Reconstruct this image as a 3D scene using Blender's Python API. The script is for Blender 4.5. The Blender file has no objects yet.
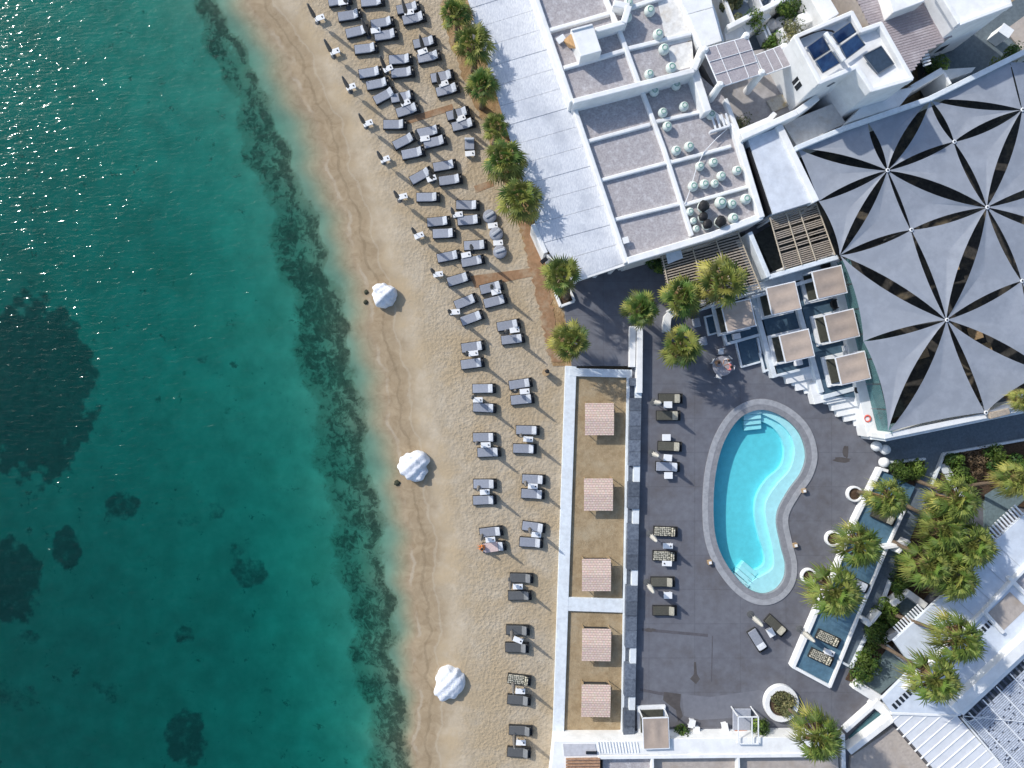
import bpy, bmesh, math, random
from mathutils import Vector, Matrix
random.seed(7)
PI = math.pi
C = bpy.context.scene.collection
scene = bpy.context.scene
CAMZ = 58.0
FP = 682.667
BH = math.radians

def P(px, py, z=0.0):
    k = (CAMZ - z) / FP
    return Vector(((px - 512) * k, (384 - py) * k, z))

# ------------------------------------------------------------------ materials
MATS = {}
def nn(nt, t, x=0, y=0, **kw):
    n = nt.nodes.new(t); n.location = (x, y)
    for k, v in kw.items(): setattr(n, k, v)
    return n

def mat(name, col, rough=0.8, var=0.18, scale=2.0, bump=0.0, bscale=20.0, col2=None, stretch=None, spec=0.3,
        dirt=None, dscale=0.4, damt=0.5, metal=0.0, rand=0.0, attr=None, world=True, bdist=0.02):
    """base colour broken up by two octaves of noise; col2 blotches, dirt patches, bump"""
    if name in MATS: return MATS[name]
    m = bpy.data.materials.new(name); m.use_nodes = True
    nt = m.node_tree; b = nt.nodes['Principled BSDF']; L = nt.links.new
    b.inputs['Roughness'].default_value = rough; b.inputs['Metallic'].default_value = metal
    b.inputs['Specular IOR Level'].default_value = spec
    if world:
        g = nn(nt, 'ShaderNodeNewGeometry'); src = g.outputs['Position']
    else:
        g = nn(nt, 'ShaderNodeTexCoord'); src = g.outputs['Object']
    if stretch:
        mp = nn(nt, 'ShaderNodeMapping'); mp.inputs['Scale'].default_value = stretch[:3]
        if len(stretch) > 3: mp.inputs['Rotation'].default_value = (0, 0, stretch[3])
        L(src, mp.inputs[0]); src2 = mp.outputs[0]
    else: src2 = src
    n1 = nn(nt, 'ShaderNodeTexNoise'); n1.inputs['Scale'].default_value = scale; n1.inputs['Detail'].default_value = 6
    n1.inputs['Roughness'].default_value = 0.65
    L(src2, n1.inputs['Vector'])
    c2 = col2 or tuple(c * (1 - var * 2) for c in col)
    c1 = tuple(min(1, c * (1 + (var if not col2 else 0))) for c in col)
    r = nn(nt, 'ShaderNodeValToRGB'); r.color_ramp.elements[0].position = 0.36; r.color_ramp.elements[1].position = 0.64
    r.color_ramp.elements[0].color = (*c2, 1); r.color_ramp.elements[1].color = (*c1, 1)
    L(n1.outputs['Fac'], r.inputs[0]); out = r.outputs[0]
    if dirt:
        n2 = nn(nt, 'ShaderNodeTexNoise'); n2.inputs['Scale'].default_value = dscale; n2.inputs['Detail'].default_value = 8
        n2.inputs['Roughness'].default_value = 0.7
        L(src, n2.inputs['Vector'])
        mr = nn(nt, 'ShaderNodeMapRange'); mr.inputs[1].default_value = 0.5; mr.inputs[2].default_value = 0.72; mr.inputs[4].default_value = damt
        L(n2.outputs['Fac'], mr.inputs[0])
        mx = nn(nt, 'ShaderNodeMix', data_type='RGBA'); L(mr.outputs[0], mx.inputs[0]); L(out, mx.inputs[6]); mx.inputs[7].default_value = (*dirt, 1)
        out = mx.outputs[2]
    if rand:
        oi = nn(nt, 'ShaderNodeObjectInfo')
        hs = nn(nt, 'ShaderNodeHueSaturation')
        ml = nn(nt, 'ShaderNodeMapRange'); ml.inputs[3].default_value = 1 - rand; ml.inputs[4].default_value = 1 + rand
        L(oi.outputs['Random'], ml.inputs[0]); L(ml.outputs[0], hs.inputs['Value']); L(out, hs.inputs['Color']); out = hs.outputs[0]
    if attr:
        at = nn(nt, 'ShaderNodeAttribute', attribute_name=attr)
        mx = nn(nt, 'ShaderNodeMix', data_type='RGBA', blend_type='MULTIPLY'); mx.inputs[0].default_value = 1
        L(out, mx.inputs[6]); L(at.outputs['Color'], mx.inputs[7]); out = mx.outputs[2]
    L(out, b.inputs['Base Color'])
    if bump:
        n3 = nn(nt, 'ShaderNodeTexNoise'); n3.inputs['Scale'].default_value = bscale; n3.inputs['Detail'].default_value = 4
        L(src2, n3.inputs['Vector'])
        bp = nn(nt, 'ShaderNodeBump'); bp.inputs['Strength'].default_value = bump; bp.inputs['Distance'].default_value = bdist
        L(n3.outputs['Fac'], bp.inputs['Height']); L(bp.outputs[0], b.inputs['Normal'])
    MATS[name] = m
    return m

WHITE = mat('whitewash', (.78, .79, .79), .85, .04, 1.2, .25, 6, dirt=(.50, .49, .46), dscale=.7, damt=.35)
WHITE2 = mat('white_wall_top', (.66, .71, .75), .85, .05, 2.5, .2, 8, dirt=(.42, .42, .42), dscale=1.1, damt=.4)
WREED = mat('whitewashed_reed', (.72, .74, .77), .9, .1, 4.5, .8, 14, col2=(.50, .53, .59), stretch=(4, .9, 1, BH(-17)), dirt=(.36, .39, .45), dscale=.4, damt=.7)
ROOFG = mat('roof_render', (.44, .415, .42), .9, .1, 7, .5, 30, col2=(.31, .29, .30), dirt=(.66, .66, .68), dscale=2.2, damt=.6)
ROOFT = mat('roof_render_tan', (.46, .41, .37), .9, .1, 4, .4, 30, col2=(.36, .32, .29), dirt=(.25, .18, .11), dscale=.5, damt=.6)
TERR = mat('terrace_paving', (.155, .163, .188), .75, .05, 1.6, .3, 40, col2=(.128, .130, .150), dirt=(.098, .088, .088), dscale=.22, damt=.8)
ALLEY = mat('alley_paving', (.135, .17, .205), .8, .1, 6, .3, 30, dirt=(.09, .10, .11), dscale=.8, damt=.5)
BLUED = mat('blue_deck_paint', (.055, .10, .145), .6, .1, 5, .1, 30, dirt=(.09, .15, .20), dscale=.6, damt=.6)
BLUE2 = mat('blue_platform_paint', (.085, .17, .24), .6, .1, 3, .1, 30, dirt=(.15, .25, .31), dscale=.6, damt=.6)
SLATE = mat('slate_slabs', (.13, .155, .195), .7, .2, 5, .3, 20, col2=(.07, .085, .115), rand=.25)
COPL = mat('coping_light', (.36, .37, .395), .7, .1, 3, .2, 25, col2=(.27, .28, .30))
COPD = mat('coping_grey', (.25, .255, .275), .75, .1, 3, .2, 25, col2=(.19, .195, .215))
POOLP = mat('pool_plaster', (.24, .61, .68), .5, .04, 2)
POOLS = mat('pool_step_plaster', (.44, .74, .78), .5, .04, 2)
BEDS = mat('dry_sandy_soil', (.39, .30, .185), .95, .15, 2.5, .8, 16, col2=(.29, .215, .125), stretch=(1, 1, 1), dirt=(.43, .36, .25), dscale=.5, damt=.8, bdist=.05)
BOARD = mat('rust_boardwalk', (.33, .195, .11), .9, .15, 3, .7, 14, col2=(.24, .145, .08), dirt=(.40, .32, .22), dscale=.6, damt=.95)
DARKW = mat('dark_wicker', (.035, .036, .037), .8, .2, 60, .5, 90, world=False)
CUSH = mat('grey_cushion', (.29, .31, .36), .9, .06, 6, .3, 40, rand=.14, world=False)
PILL = mat('grey_head_cushion', (.44, .47, .52), .9, .06, 6, .3, 30, rand=.12, world=False)
CUSHD = mat('charcoal_cushion', (.105, .11, .115), .9, .06, 6, .3, 40, rand=.12, world=False)
PILLD = mat('charcoal_head_cushion', (.19, .20, .21), .9, .06, 6, .3, 30, rand=.12, world=False)
OLIVE = mat('olive_cushion', (.085, .083, .068), .9, .1, 10, .3, 40, rand=.2, world=False)
OLIVEP = mat('olive_head_cushion', (.33, .32, .27), .9, .1, 10, .3, 40, rand=.1, world=False)
PLAST = mat('white_plastic', (.78, .79, .80), .5, .02, 3, world=False)
BLACK = mat('black_item', (.018, .018, .02), .5, .1, 8, world=False)
PARA = mat('taupe_parasol_fabric', (.17, .16, .15), .9, .1, 12, .4, 20, rand=.2, world=False)
PARAW = mat('ivory_parasol_fabric', (.52, .51, .47), .9, .1, 12, .4, 20, world=False)
STEEL = mat('grey_steel', (.30, .31, .32), .4, .05, 5, metal=.7, world=False)
WOOD = mat('pale_wood', (.40, .28, .16), .7, .15, 8, .2, 30, world=False)
PLY = mat('plywood', (.55, .34, .17), .8, .1, 5, world=False)
PAD = mat('white_painted_metal', (.75, .77, .79), .45, .03, 4, world=False)
CANB = mat('beige_canopy_fabric', (.40, .325, .27), .9, .05, 2.5, .2, 18, rand=.1, world=False)
SAIL = mat('grey_sail_fabric', (.27, .295, .34), .75, .04, 1.2, .15, 2, dirt=(.335, .36, .41), dscale=.3, damt=.7)
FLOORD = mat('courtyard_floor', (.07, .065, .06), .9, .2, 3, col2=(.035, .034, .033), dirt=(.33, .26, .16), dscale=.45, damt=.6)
GLASS_T = None
BAMB = mat('grey_bamboo', (.56, .52, .54), .85, .15, 9, .8, 30, col2=(.33, .30, .32), stretch=(1, 6, 1, BH(15)), dirt=(.60, .57, .58), dscale=2, damt=.5)
CANE = mat('tan_cane', (.46, .39, .31), .85, .15, 8, .3, 30, col2=(.28, .235, .19), dirt=(.3, .29, .3), dscale=.9, damt=.6)
TRUNK = mat('palm_trunk', (.20, .15, .11), .95, .2, 14, .9, 25, col2=(.10, .075, .055), world=False, bdist=.05)
SKIRT = mat('dead_palm_fronds', (.27, .19, .11), .95, .2, 14, .5, 25, attr='tint', world=False)
SOILD = mat('dark_soil', (.085, .055, .035), .95, .25, 6, .6, 20)
TOWEL = mat('pink_towel', (.62, .48, .45), .95, .06, 6, .3, 40, world=False)
ORANGE = mat('orange_cloth', (.62, .20, .045), .9, .1, 10, world=False)
SKIN = mat('skin', (.42, .24, .16), .6, .04, 10, world=False)
HAIRM = mat('dark_hair', (.03, .02, .015), .8, .1, 20, world=False)
SHW = mat('white_cloth', (.70, .70, .72), .9, .03, 8, world=False)
SHB = mat('black_cloth', (.02, .02, .025), .9, .1, 8, world=False)
SHP = mat('pink_cloth', (.65, .22, .22), .9, .05, 8, world=False)
SHR = mat('red_cloth', (.38, .045, .06), .9, .05, 8, world=False)
SHN = mat('tan_cloth', (.40, .25, .15), .9, .05, 8, world=False)
CLAY = mat('pale_ceramic', (.62, .68, .64), .5, .04, 6, dirt=(.45, .48, .44), dscale=3, damt=.5)
CLAYG = mat('green_glaze', (.22, .40, .33), .5, .08, 8)
ROCKW = mat('white_wrapped_cloth', (.72, .74, .78), .8, .05, 2, .8, 3.5, dirt=(.42, .42, .46), dscale=1.6, damt=.55, bdist=.09)
RINGM = mat('salmon_ring', (.60, .12, .09), .5, .05, 6, world=False)
PANELS = mat('solar_collector', (.02, .05, .14), .18, .3, 1.2, col2=(.05, .12, .25), spec=.6)
GRATE = mat('skylight_glass', (.05, .075, .11), .2, .1, 3, spec=.6)
WINDOW = mat('window_dark', (.02, .025, .03), .2, .1, 3, spec=.6)
CORR = mat('white_metal_roof', (.66, .68, .71), .55, .05, 1.2, .1, 4, dirt=(.55, .56, .60), dscale=.6, damt=.6)
ROCKM = mat('dark_weed_rock', (.05, .055, .035), .9, .2, 4, .8, 12)

def pattern_mat():
    m = bpy.data.materials.new('patterned_cushion'); m.use_nodes = True
    nt = m.node_tree; b = nt.nodes['Principled BSDF']; L = nt.links.new
    tc = nn(nt, 'ShaderNodeTexCoord')
    v = nn(nt, 'ShaderNodeTexVoronoi', feature='F1'); v.inputs['Scale'].default_value = 6.5; v.inputs['Randomness'].default_value = .35
    L(tc.outputs['Object'], v.inputs['Vector'])
    r = nn(nt, 'ShaderNodeValToRGB'); r.color_ramp.elements[0].position = .42; r.color_ramp.elements[1].position = .50
    r.color_ramp.elements[0].color = (.50, .47, .38, 1); r.color_ramp.elements[1].color = (.06, .062, .05, 1)
    L(v.outputs['Distance'], r.inputs[0]); L(r.outputs[0], b.inputs['Base Color']); b.inputs['Roughness'].default_value = .9
    return m
PATT = pattern_mat()

def weave_mat():
    m = bpy.data.materials.new('woven_pink_reed'); m.use_nodes = True
    nt = m.node_tree; b = nt.nodes['Principled BSDF']; L = nt.links.new
    tc = nn(nt, 'ShaderNodeTexCoord')
    mp = nn(nt, 'ShaderNodeMapping'); mp.inputs['Scale'].default_value = (2.0, 1.25, 1)
    L(tc.outputs['Object'], mp.inputs[0])
    br = nn(nt, 'ShaderNodeTexBrick'); br.inputs['Scale'].default_value = 1.0; br.offset = .5
    br.inputs['Color1'].default_value = (.78, .60, .50, 1); br.inputs['Color2'].default_value = (.70, .52, .43, 1)
    br.inputs['Mortar'].default_value = (.47, .31, .24, 1); br.inputs['Mortar Size'].default_value = .035
    br.inputs['Mortar Smooth'].default_value = .6
    L(mp.outputs[0], br.inputs['Vector'])
    n = nn(nt, 'ShaderNodeTexNoise'); n.inputs['Scale'].default_value = 9; n.inputs['Detail'].default_value = 5
    L(tc.outputs['Object'], n.inputs['Vector'])
    mx = nn(nt, 'ShaderNodeMix', data_type='RGBA', blend_type='MULTIPLY'); mx.inputs[0].default_value = .5
    L(br.outputs[0], mx.inputs[6]); L(n.outputs['Color'], mx.inputs[7])
    hs = nn(nt, 'ShaderNodeHueSaturation'); hs.inputs['Value'].default_value = 1.15; hs.inputs['Saturation'].default_value = .9
    L(mx.outputs[2], hs.inputs['Color'])
    L(hs.outputs[0], b.inputs['Base Color']); b.inputs['Roughness'].default_value = .9
    bp = nn(nt, 'ShaderNodeBump'); bp.inputs['Strength'].default_value = .5; bp.inputs['Distance'].default_value = .03
    L(br.outputs['Fac'], bp.inputs['Height']); bp.invert = True; L(bp.outputs[0], b.inputs['Normal'])
    return m
WEAVE = weave_mat()

def leaf_mat(name, a, bcol, transl=.25):
    m = bpy.data.materials.new(name); m.use_nodes = True
    nt = m.node_tree; b = nt.nodes['Principled BSDF']; L = nt.links.new
    at = nn(nt, 'ShaderNodeAttribute', attribute_name='tint')
    mx = nn(nt, 'ShaderNodeMix', data_type='RGBA'); mx.inputs[6].default_value = (*a, 1); mx.inputs[7].default_value = (*bcol, 1)
    sp = nn(nt, 'ShaderNodeSeparateColor'); L(at.outputs['Color'], sp.inputs[0])
    L(sp.outputs[0], mx.inputs[0])
    mv = nn(nt, 'ShaderNodeHueSaturation'); L(mx.outputs[2], mv.inputs['Color'])
    mr = nn(nt, 'ShaderNodeMapRange'); mr.inputs[3].default_value = .45; mr.inputs[4].default_value = 1.6
    L(sp.outputs[1], mr.inputs[0]); L(mr.outputs[0], mv.inputs['Value'])
    L(mv.outputs[0], b.inputs['Base Color'])
    b.inputs['Roughness'].default_value = .55; b.inputs['Specular IOR Level'].default_value = .3
    tr = nn(nt, 'ShaderNodeBsdfTranslucent'); L(mv.outputs[0], tr.inputs[0])
    ms = nn(nt, 'ShaderNodeMixShader'); ms.inputs[0].default_value = transl
    o = nt.nodes['Material Output']
    L(b.outputs[0], ms.inputs[1]); L(tr.outputs[0], ms.inputs[2]); L(ms.outputs[0], o.inputs['Surface'])
    return m
PALM = leaf_mat('palm_leaf', (.055, .11, .022), (.30, .27, .06))
PALM2 = leaf_mat('windblown_palm_leaf', (.085, .14, .026), (.33, .30, .08))
HEDGE = leaf_mat('hedge_leaf', (.025, .07, .015), (.13, .19, .03))
BRUSH = leaf_mat('brown_groundcover', (.05, .035, .02), (.17, .12, .07))
OLEAF = leaf_mat('olive_shrub_leaf', (.09, .12, .05), (.24, .22, .10))

def glass_mat():
    m = bpy.data.materials.new('teal_screen_glass'); m.use_nodes = True
    nt = m.node_tree; L = nt.links.new; nt.nodes.clear()
    o = nn(nt, 'ShaderNodeOutputMaterial'); t = nn(nt, 'ShaderNodeBsdfTransparent'); t.inputs[0].default_value = (.62, .80, .80, 1)
    g = nn(nt, 'ShaderNodeBsdfPrincipled'); g.inputs['Base Color'].default_value = (.16, .30, .32, 1); g.inputs['Roughness'].default_value = .1
    ms = nn(nt, 'ShaderNodeMixShader'); ms.inputs[0].default_value = .42
    L(t.outputs[0], ms.inputs[1]); L(g.outputs[0], ms.inputs[2]); L(ms.outputs[0], o.inputs['Surface'])
    return m
GLASS_T = glass_mat()

def water_mat(name, sc, strength, rough, vcol, vdens, dist=.05):
    m = bpy.data.materials.new(name); m.use_nodes = True
    nt = m.node_tree; L = nt.links.new; nt.nodes.clear()
    o = nn(nt, 'ShaderNodeOutputMaterial')
    g = nn(nt, 'ShaderNodeNewGeometry')
    mp = nn(nt, 'ShaderNodeMapping'); mp.inputs['Rotation'].default_value = (0, 0, BH(12)); mp.inputs['Scale'].default_value = (.85, 2.4, 1)
    L(g.outputs['Position'], mp.inputs[0])
    n1 = nn(nt, 'ShaderNodeTexNoise'); n1.inputs['Scale'].default_value = sc; n1.inputs['Detail'].default_value = 2.0; n1.inputs['Roughness'].default_value = .45
    n1.inputs['Distortion'].default_value = .4
    L(mp.outputs[0], n1.inputs['Vector'])
    bp = nn(nt, 'ShaderNodeBump'); bp.inputs['Strength'].default_value = strength; bp.inputs['Distance'].default_value = dist
    L(n1.outputs['Fac'], bp.inputs['Height'])
    fr = nn(nt, 'ShaderNodeFresnel'); fr.inputs['IOR'].default_value = 1.33; L(bp.outputs[0], fr.inputs['Normal'])
    t = nn(nt, 'ShaderNodeBsdfTransparent')
    gl = nn(nt, 'ShaderNodeBsdfGlossy'); gl.inputs['Roughness'].default_value = rough; L(bp.outputs[0], gl.inputs['Normal'])
    ms = nn(nt, 'ShaderNodeMixShader')
    inv = nn(nt, 'ShaderNodeMath', operation='SUBTRACT'); inv.inputs[0].default_value = 1; L(g.outputs['Backfacing'], inv.inputs[1])
    mu = nn(nt, 'ShaderNodeMath', operation='MULTIPLY'); L(fr.outputs[0], mu.inputs[0]); L(inv.outputs[0], mu.inputs[1])
    L(mu.outputs[0], ms.inputs[0]); L(t.outputs[0], ms.inputs[1]); L(gl.outputs[0], ms.inputs[2]); L(ms.outputs[0], o.inputs['Surface'])
    va = nn(nt, 'ShaderNodeVolumeAbsorption'); va.inputs['Color'].default_value = (*vcol, 1); va.inputs['Density'].default_value = vdens
    L(va.outputs[0], o.inputs['Volume'])
    return m
SEAW = water_mat('sea_water', 1.35, 1.0, .085, (0, .812, .825), .66, .096)
POOLW = water_mat('pool_water', 2.4, .5, .04, (0, .92, .95), .29, .04)

# ------------------------------------------------------------------ mesh builder
JIT = [0]
def jz():
    JIT[0] = (JIT[0] + 1) % 9
    return JIT[0] * .0035

class MB:
    def __init__(s): s.v = []; s.f = []; s.t = []
    def add(s, vs, fs, tint=None):
        n = len(s.v); s.v += [tuple(v) for v in vs]; s.f += [tuple(i + n for i in f) for f in fs]
        if tint is not None: s.t += [tint] * len(fs)
        return s
    def prism(s, pts, z0, z1):
        pts = [Vector((p[0], p[1])) for p in pts]
        a = sum(pts[i].x * pts[(i + 1) % len(pts)].y - pts[(i + 1) % len(pts)].x * pts[i].y for i in range(len(pts)))
        if a < 0: pts.reverse()
        n = len(pts)
        vs = [(p.x, p.y, z0) for p in pts] + [(p.x, p.y, z1) for p in pts]
        fs = [tuple(range(n - 1, -1, -1)), tuple(range(n, 2 * n))] + [(i, (i + 1) % n, n + (i + 1) % n, n + i) for i in range(n)]
        return s.add(vs, fs)
    def poly(s, pxs, z1, z0):
        """pxs are photo positions of the top outline, taken at height z1"""
        return s.prism([P(x, y, z1) for x, y in pxs], z0, z1)
    def box(s, c, size, rot=0, tilt=0):
        M = Matrix.Translation(c) @ Matrix.Rotation(rot, 4, 'Z') @ Matrix.Rotation(tilt, 4, 'Y')
        x, y, z = [d / 2 for d in size]
        vs = [M @ Vector(p) for p in ((-x, -y, -z), (x, -y, -z), (x, y, -z), (-x, y, -z), (-x, -y, z), (x, -y, z), (x, y, z), (-x, y, z))]
        return s.add(vs, [(3, 2, 1, 0), (4, 5, 6, 7), (0, 1, 5, 4), (1, 2, 6, 5), (2, 3, 7, 6), (3, 0, 4, 7)])
    def tube(s, a, b, r0, r1=None, n=8):
        a = Vector(a); b = Vector(b); r1 = r0 if r1 is None else r1
        d = (b - a).normalized(); u = d.orthogonal().normalized(); w = d.cross(u)
        vs = []
        for c, r in ((a, r0), (b, r1)):
            for i in range(n):
                t = 2 * PI * i / n; vs.append(c + (u * math.cos(t) + w * math.sin(t)) * r)
        fs = [(i, (i + 1) % n, n + (i + 1) % n, n + i) for i in range(n)] + [tuple(range(n - 1, -1, -1)), tuple(range(n, 2 * n))]
        return s.add(vs, fs)
    def path(s, pts, rs, n=7):
        vs = []; fs = []
        for k, p in enumerate(pts):
            d = (Vector(pts[min(k + 1, len(pts) - 1)]) - Vector(pts[max(k - 1, 0)])).normalized()
            u = Vector((1, 0, 0)) - d * d.x
            if u.length < .1: u = Vector((0, 1, 0)) - d * d.y
            u.normalize(); w = d.cross(u)
            for i in range(n):
                t = 2 * PI * i / n; vs.append(Vector(p) + (u * math.cos(t) + w * math.sin(t)) * rs[k])
        for k in range(len(pts) - 1):
            for i in range(n): fs.append((k * n + i, k * n + (i + 1) % n, (k + 1) * n + (i + 1) % n, (k + 1) * n + i))
        fs += [tuple(range(n - 1, -1, -1)), tuple(range((len(pts) - 1) * n, len(pts) * n))]
        return s.add(vs, fs)
    def lathe(s, prof, c=(0, 0, 0), n=20, sx=1, sy=1, wob=0):
        vs = []; fs = []
        for k, (r, z) in enumerate(prof):
            for i in range(n):
                t = 2 * PI * i / n; q = r * (1 + wob * random.uniform(-1, 1))
                vs.append((c[0] + q * sx * math.cos(t), c[1] + q * sy * math.sin(t), c[2] + z))
        for k in range(len(prof) - 1):
            for i in range(n): fs.append((k * n + i, k * n + (i + 1) % n, (k + 1) * n + (i + 1) % n, (k + 1) * n + i))
        fs += [tuple(range(n - 1, -1, -1)), tuple(range((len(prof) - 1) * n, len(prof) * n))]
        return s.add(vs, fs)
    def wall(s, a, b, w, ztop, zbot, ext=0):
        """a, b photo positions at ztop; w metres"""
        A = P(*a, ztop); B = P(*b, ztop); d = (B - A).normalized(); n = Vector((-d.y, d.x, 0)) * w / 2
        A = A - d * ext; B = B + d * ext
        return s.prism([A + n, B + n, B - n, A - n], zbot, ztop + jz())
    def build(s, name, m, parent=None, bevel=0, smooth=False, seg=2):
        me = bpy.data.meshes.new(name)
        off = parent_loc(parent)
        me.from_pydata([(v[0] - off.x, v[1] - off.y, v[2] - off.z) for v in s.v], [], s.f)
        me.materials.append(m)
        if s.t and len(s.t) == len(s.f):
            ca = me.color_attributes.new('tint', 'FLOAT_COLOR', 'CORNER')
            k = 0; buf = []
            for f, t in zip(s.f, s.t):
                buf += [t[0], t[1], t[2], 1.0] * len(f)
            ca.data.foreach_set('color', buf)
        if smooth: me.polygons.foreach_set('use_smooth', [True] * len(me.polygons))
        me.update()
        o = bpy.data.objects.new(name, me); C.objects.link(o)
        if parent: o.parent = parent
        if bevel:
            b = o.modifiers.new('bevel', 'BEVEL'); b.width = bevel; b.segments = seg; b.limit_method = 'ANGLE'
        return o

ABS = {}
def parent_loc(p):
    return ABS.get(p.name, Vector((0, 0, 0))) if p else Vector((0, 0, 0))
def thing(name, label, cat, loc, group=None):
    o = bpy.data.objects.new(name, None); C.objects.link(o); o.location = loc
    o.empty_display_size = .3
    ABS[o.name] = Vector(loc)
    return tag(o, label, cat, group)
def tag(o, label, cat, group=None):
    o['label'] = label; o['category'] = cat
    if group: o['group'] = group
    return o
def sub(o):    # register a part so that its children know the origin (parts share the thing's origin)
    ABS[o.name] = ABS.get(o.parent.name, Vector((0, 0, 0))) if o.parent else Vector((0, 0, 0))
    return o
def struct(o, kind='structure'):
    o['kind'] = kind; return o
def copy_tree(o, parent=None):
    c = o.copy(); C.objects.link(c)
    if parent: c.parent = parent
    for ch in list(o.children): copy_tree(ch, c)
    return c
class Proto:
    """first call hands out the original, later calls hand out copies"""
    def __init__(s, root): s.root = root; s.used = False
    def place(s, loc, rot, label, scale=None, cat=None):
        o = s.root if not s.used else copy_tree(s.root)
        s.used = True
        o.location = loc; o.rotation_euler = (0, 0, rot); o['label'] = label
        if scale: o.scale = scale if hasattr(scale, '__len__') else (scale,) * 3
        return o

ORD = ['', 'first', 'second', 'third', 'fourth', 'fifth', 'sixth', 'seventh', 'eighth', 'ninth', 'tenth', 'eleventh', 'twelfth', 'thirteenth',
       'fourteenth', 'fifteenth', 'sixteenth', 'seventeenth', 'eighteenth', 'nineteenth', 'twentieth']
def ordp(i, n):
    """i from 0, counted from whichever end is nearer"""
    if i == 0: return 'topmost'
    if i == n - 1: return 'bottommost'
    return ORD[i + 1] + ' from top' if i + 1 <= n - i else ORD[n - i] + ' from bottom'

# ------------------------------------------------------------------ terrain and sea
SH = [(-400, 60), (-60, 228), (0, 252), (60, 288), (120, 314), (200, 338), (260, 357), (320, 371), (400, 386), (470, 400), (540, 409), (600, 413), (700, 416), (768, 416), (830, 410), (1200, 300)]
WD = [(-60, 180), (0, 200), (60, 227), (150, 262), (220, 288), (300, 310), (380, 326), (450, 338), (520, 350), (600, 364), (700, 376), (768, 388), (840, 392)]
def interp(T, y):
    if y <= T[0][0]: return T[0][1]
    for (a, b), (c, d) in zip(T, T[1:]):
        if y <= c: return b + (d - b) * (y - a) / (c - a)
    return T[-1][1]
SEAZ = -.42
BLOBS = [(36, 390, 60, 90, 1.0), (8, 585, 30, 42, .9), (64, 550, 15, 22, .85), (120, 506, 18, 14, .75), (250, 572, 20, 16, .7), (184, 740, 22, 30, .8),
         (182, 636, 12, 10, .65), (238, 548, 10, 8, .5), (98, 690, 12, 9, .45), (20, 640, 14, 8, .5), (190, 520, 14, 8, .45), (150, 560, 10, 8, .4),
         (0, 700, 30, 18, .45), (108, 700, 8, 8, .5), (215, 360, 14, 6, .4), (240, 410, 16, 6, .4), (100, 410, 8, 5, .4), (190, 480, 8, 6, .35), (218, 510, 12, 10, .45), (265, 690, 8, 6, .4)]
def wob(a, b):
    return .22 * math.sin(a * .11 + 1.3) * math.sin(b * .09 + .4) + .18 * math.sin(a * .23 + b * .17) + .14 * math.sin(a * .37 - b * .41 + 2)
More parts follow.
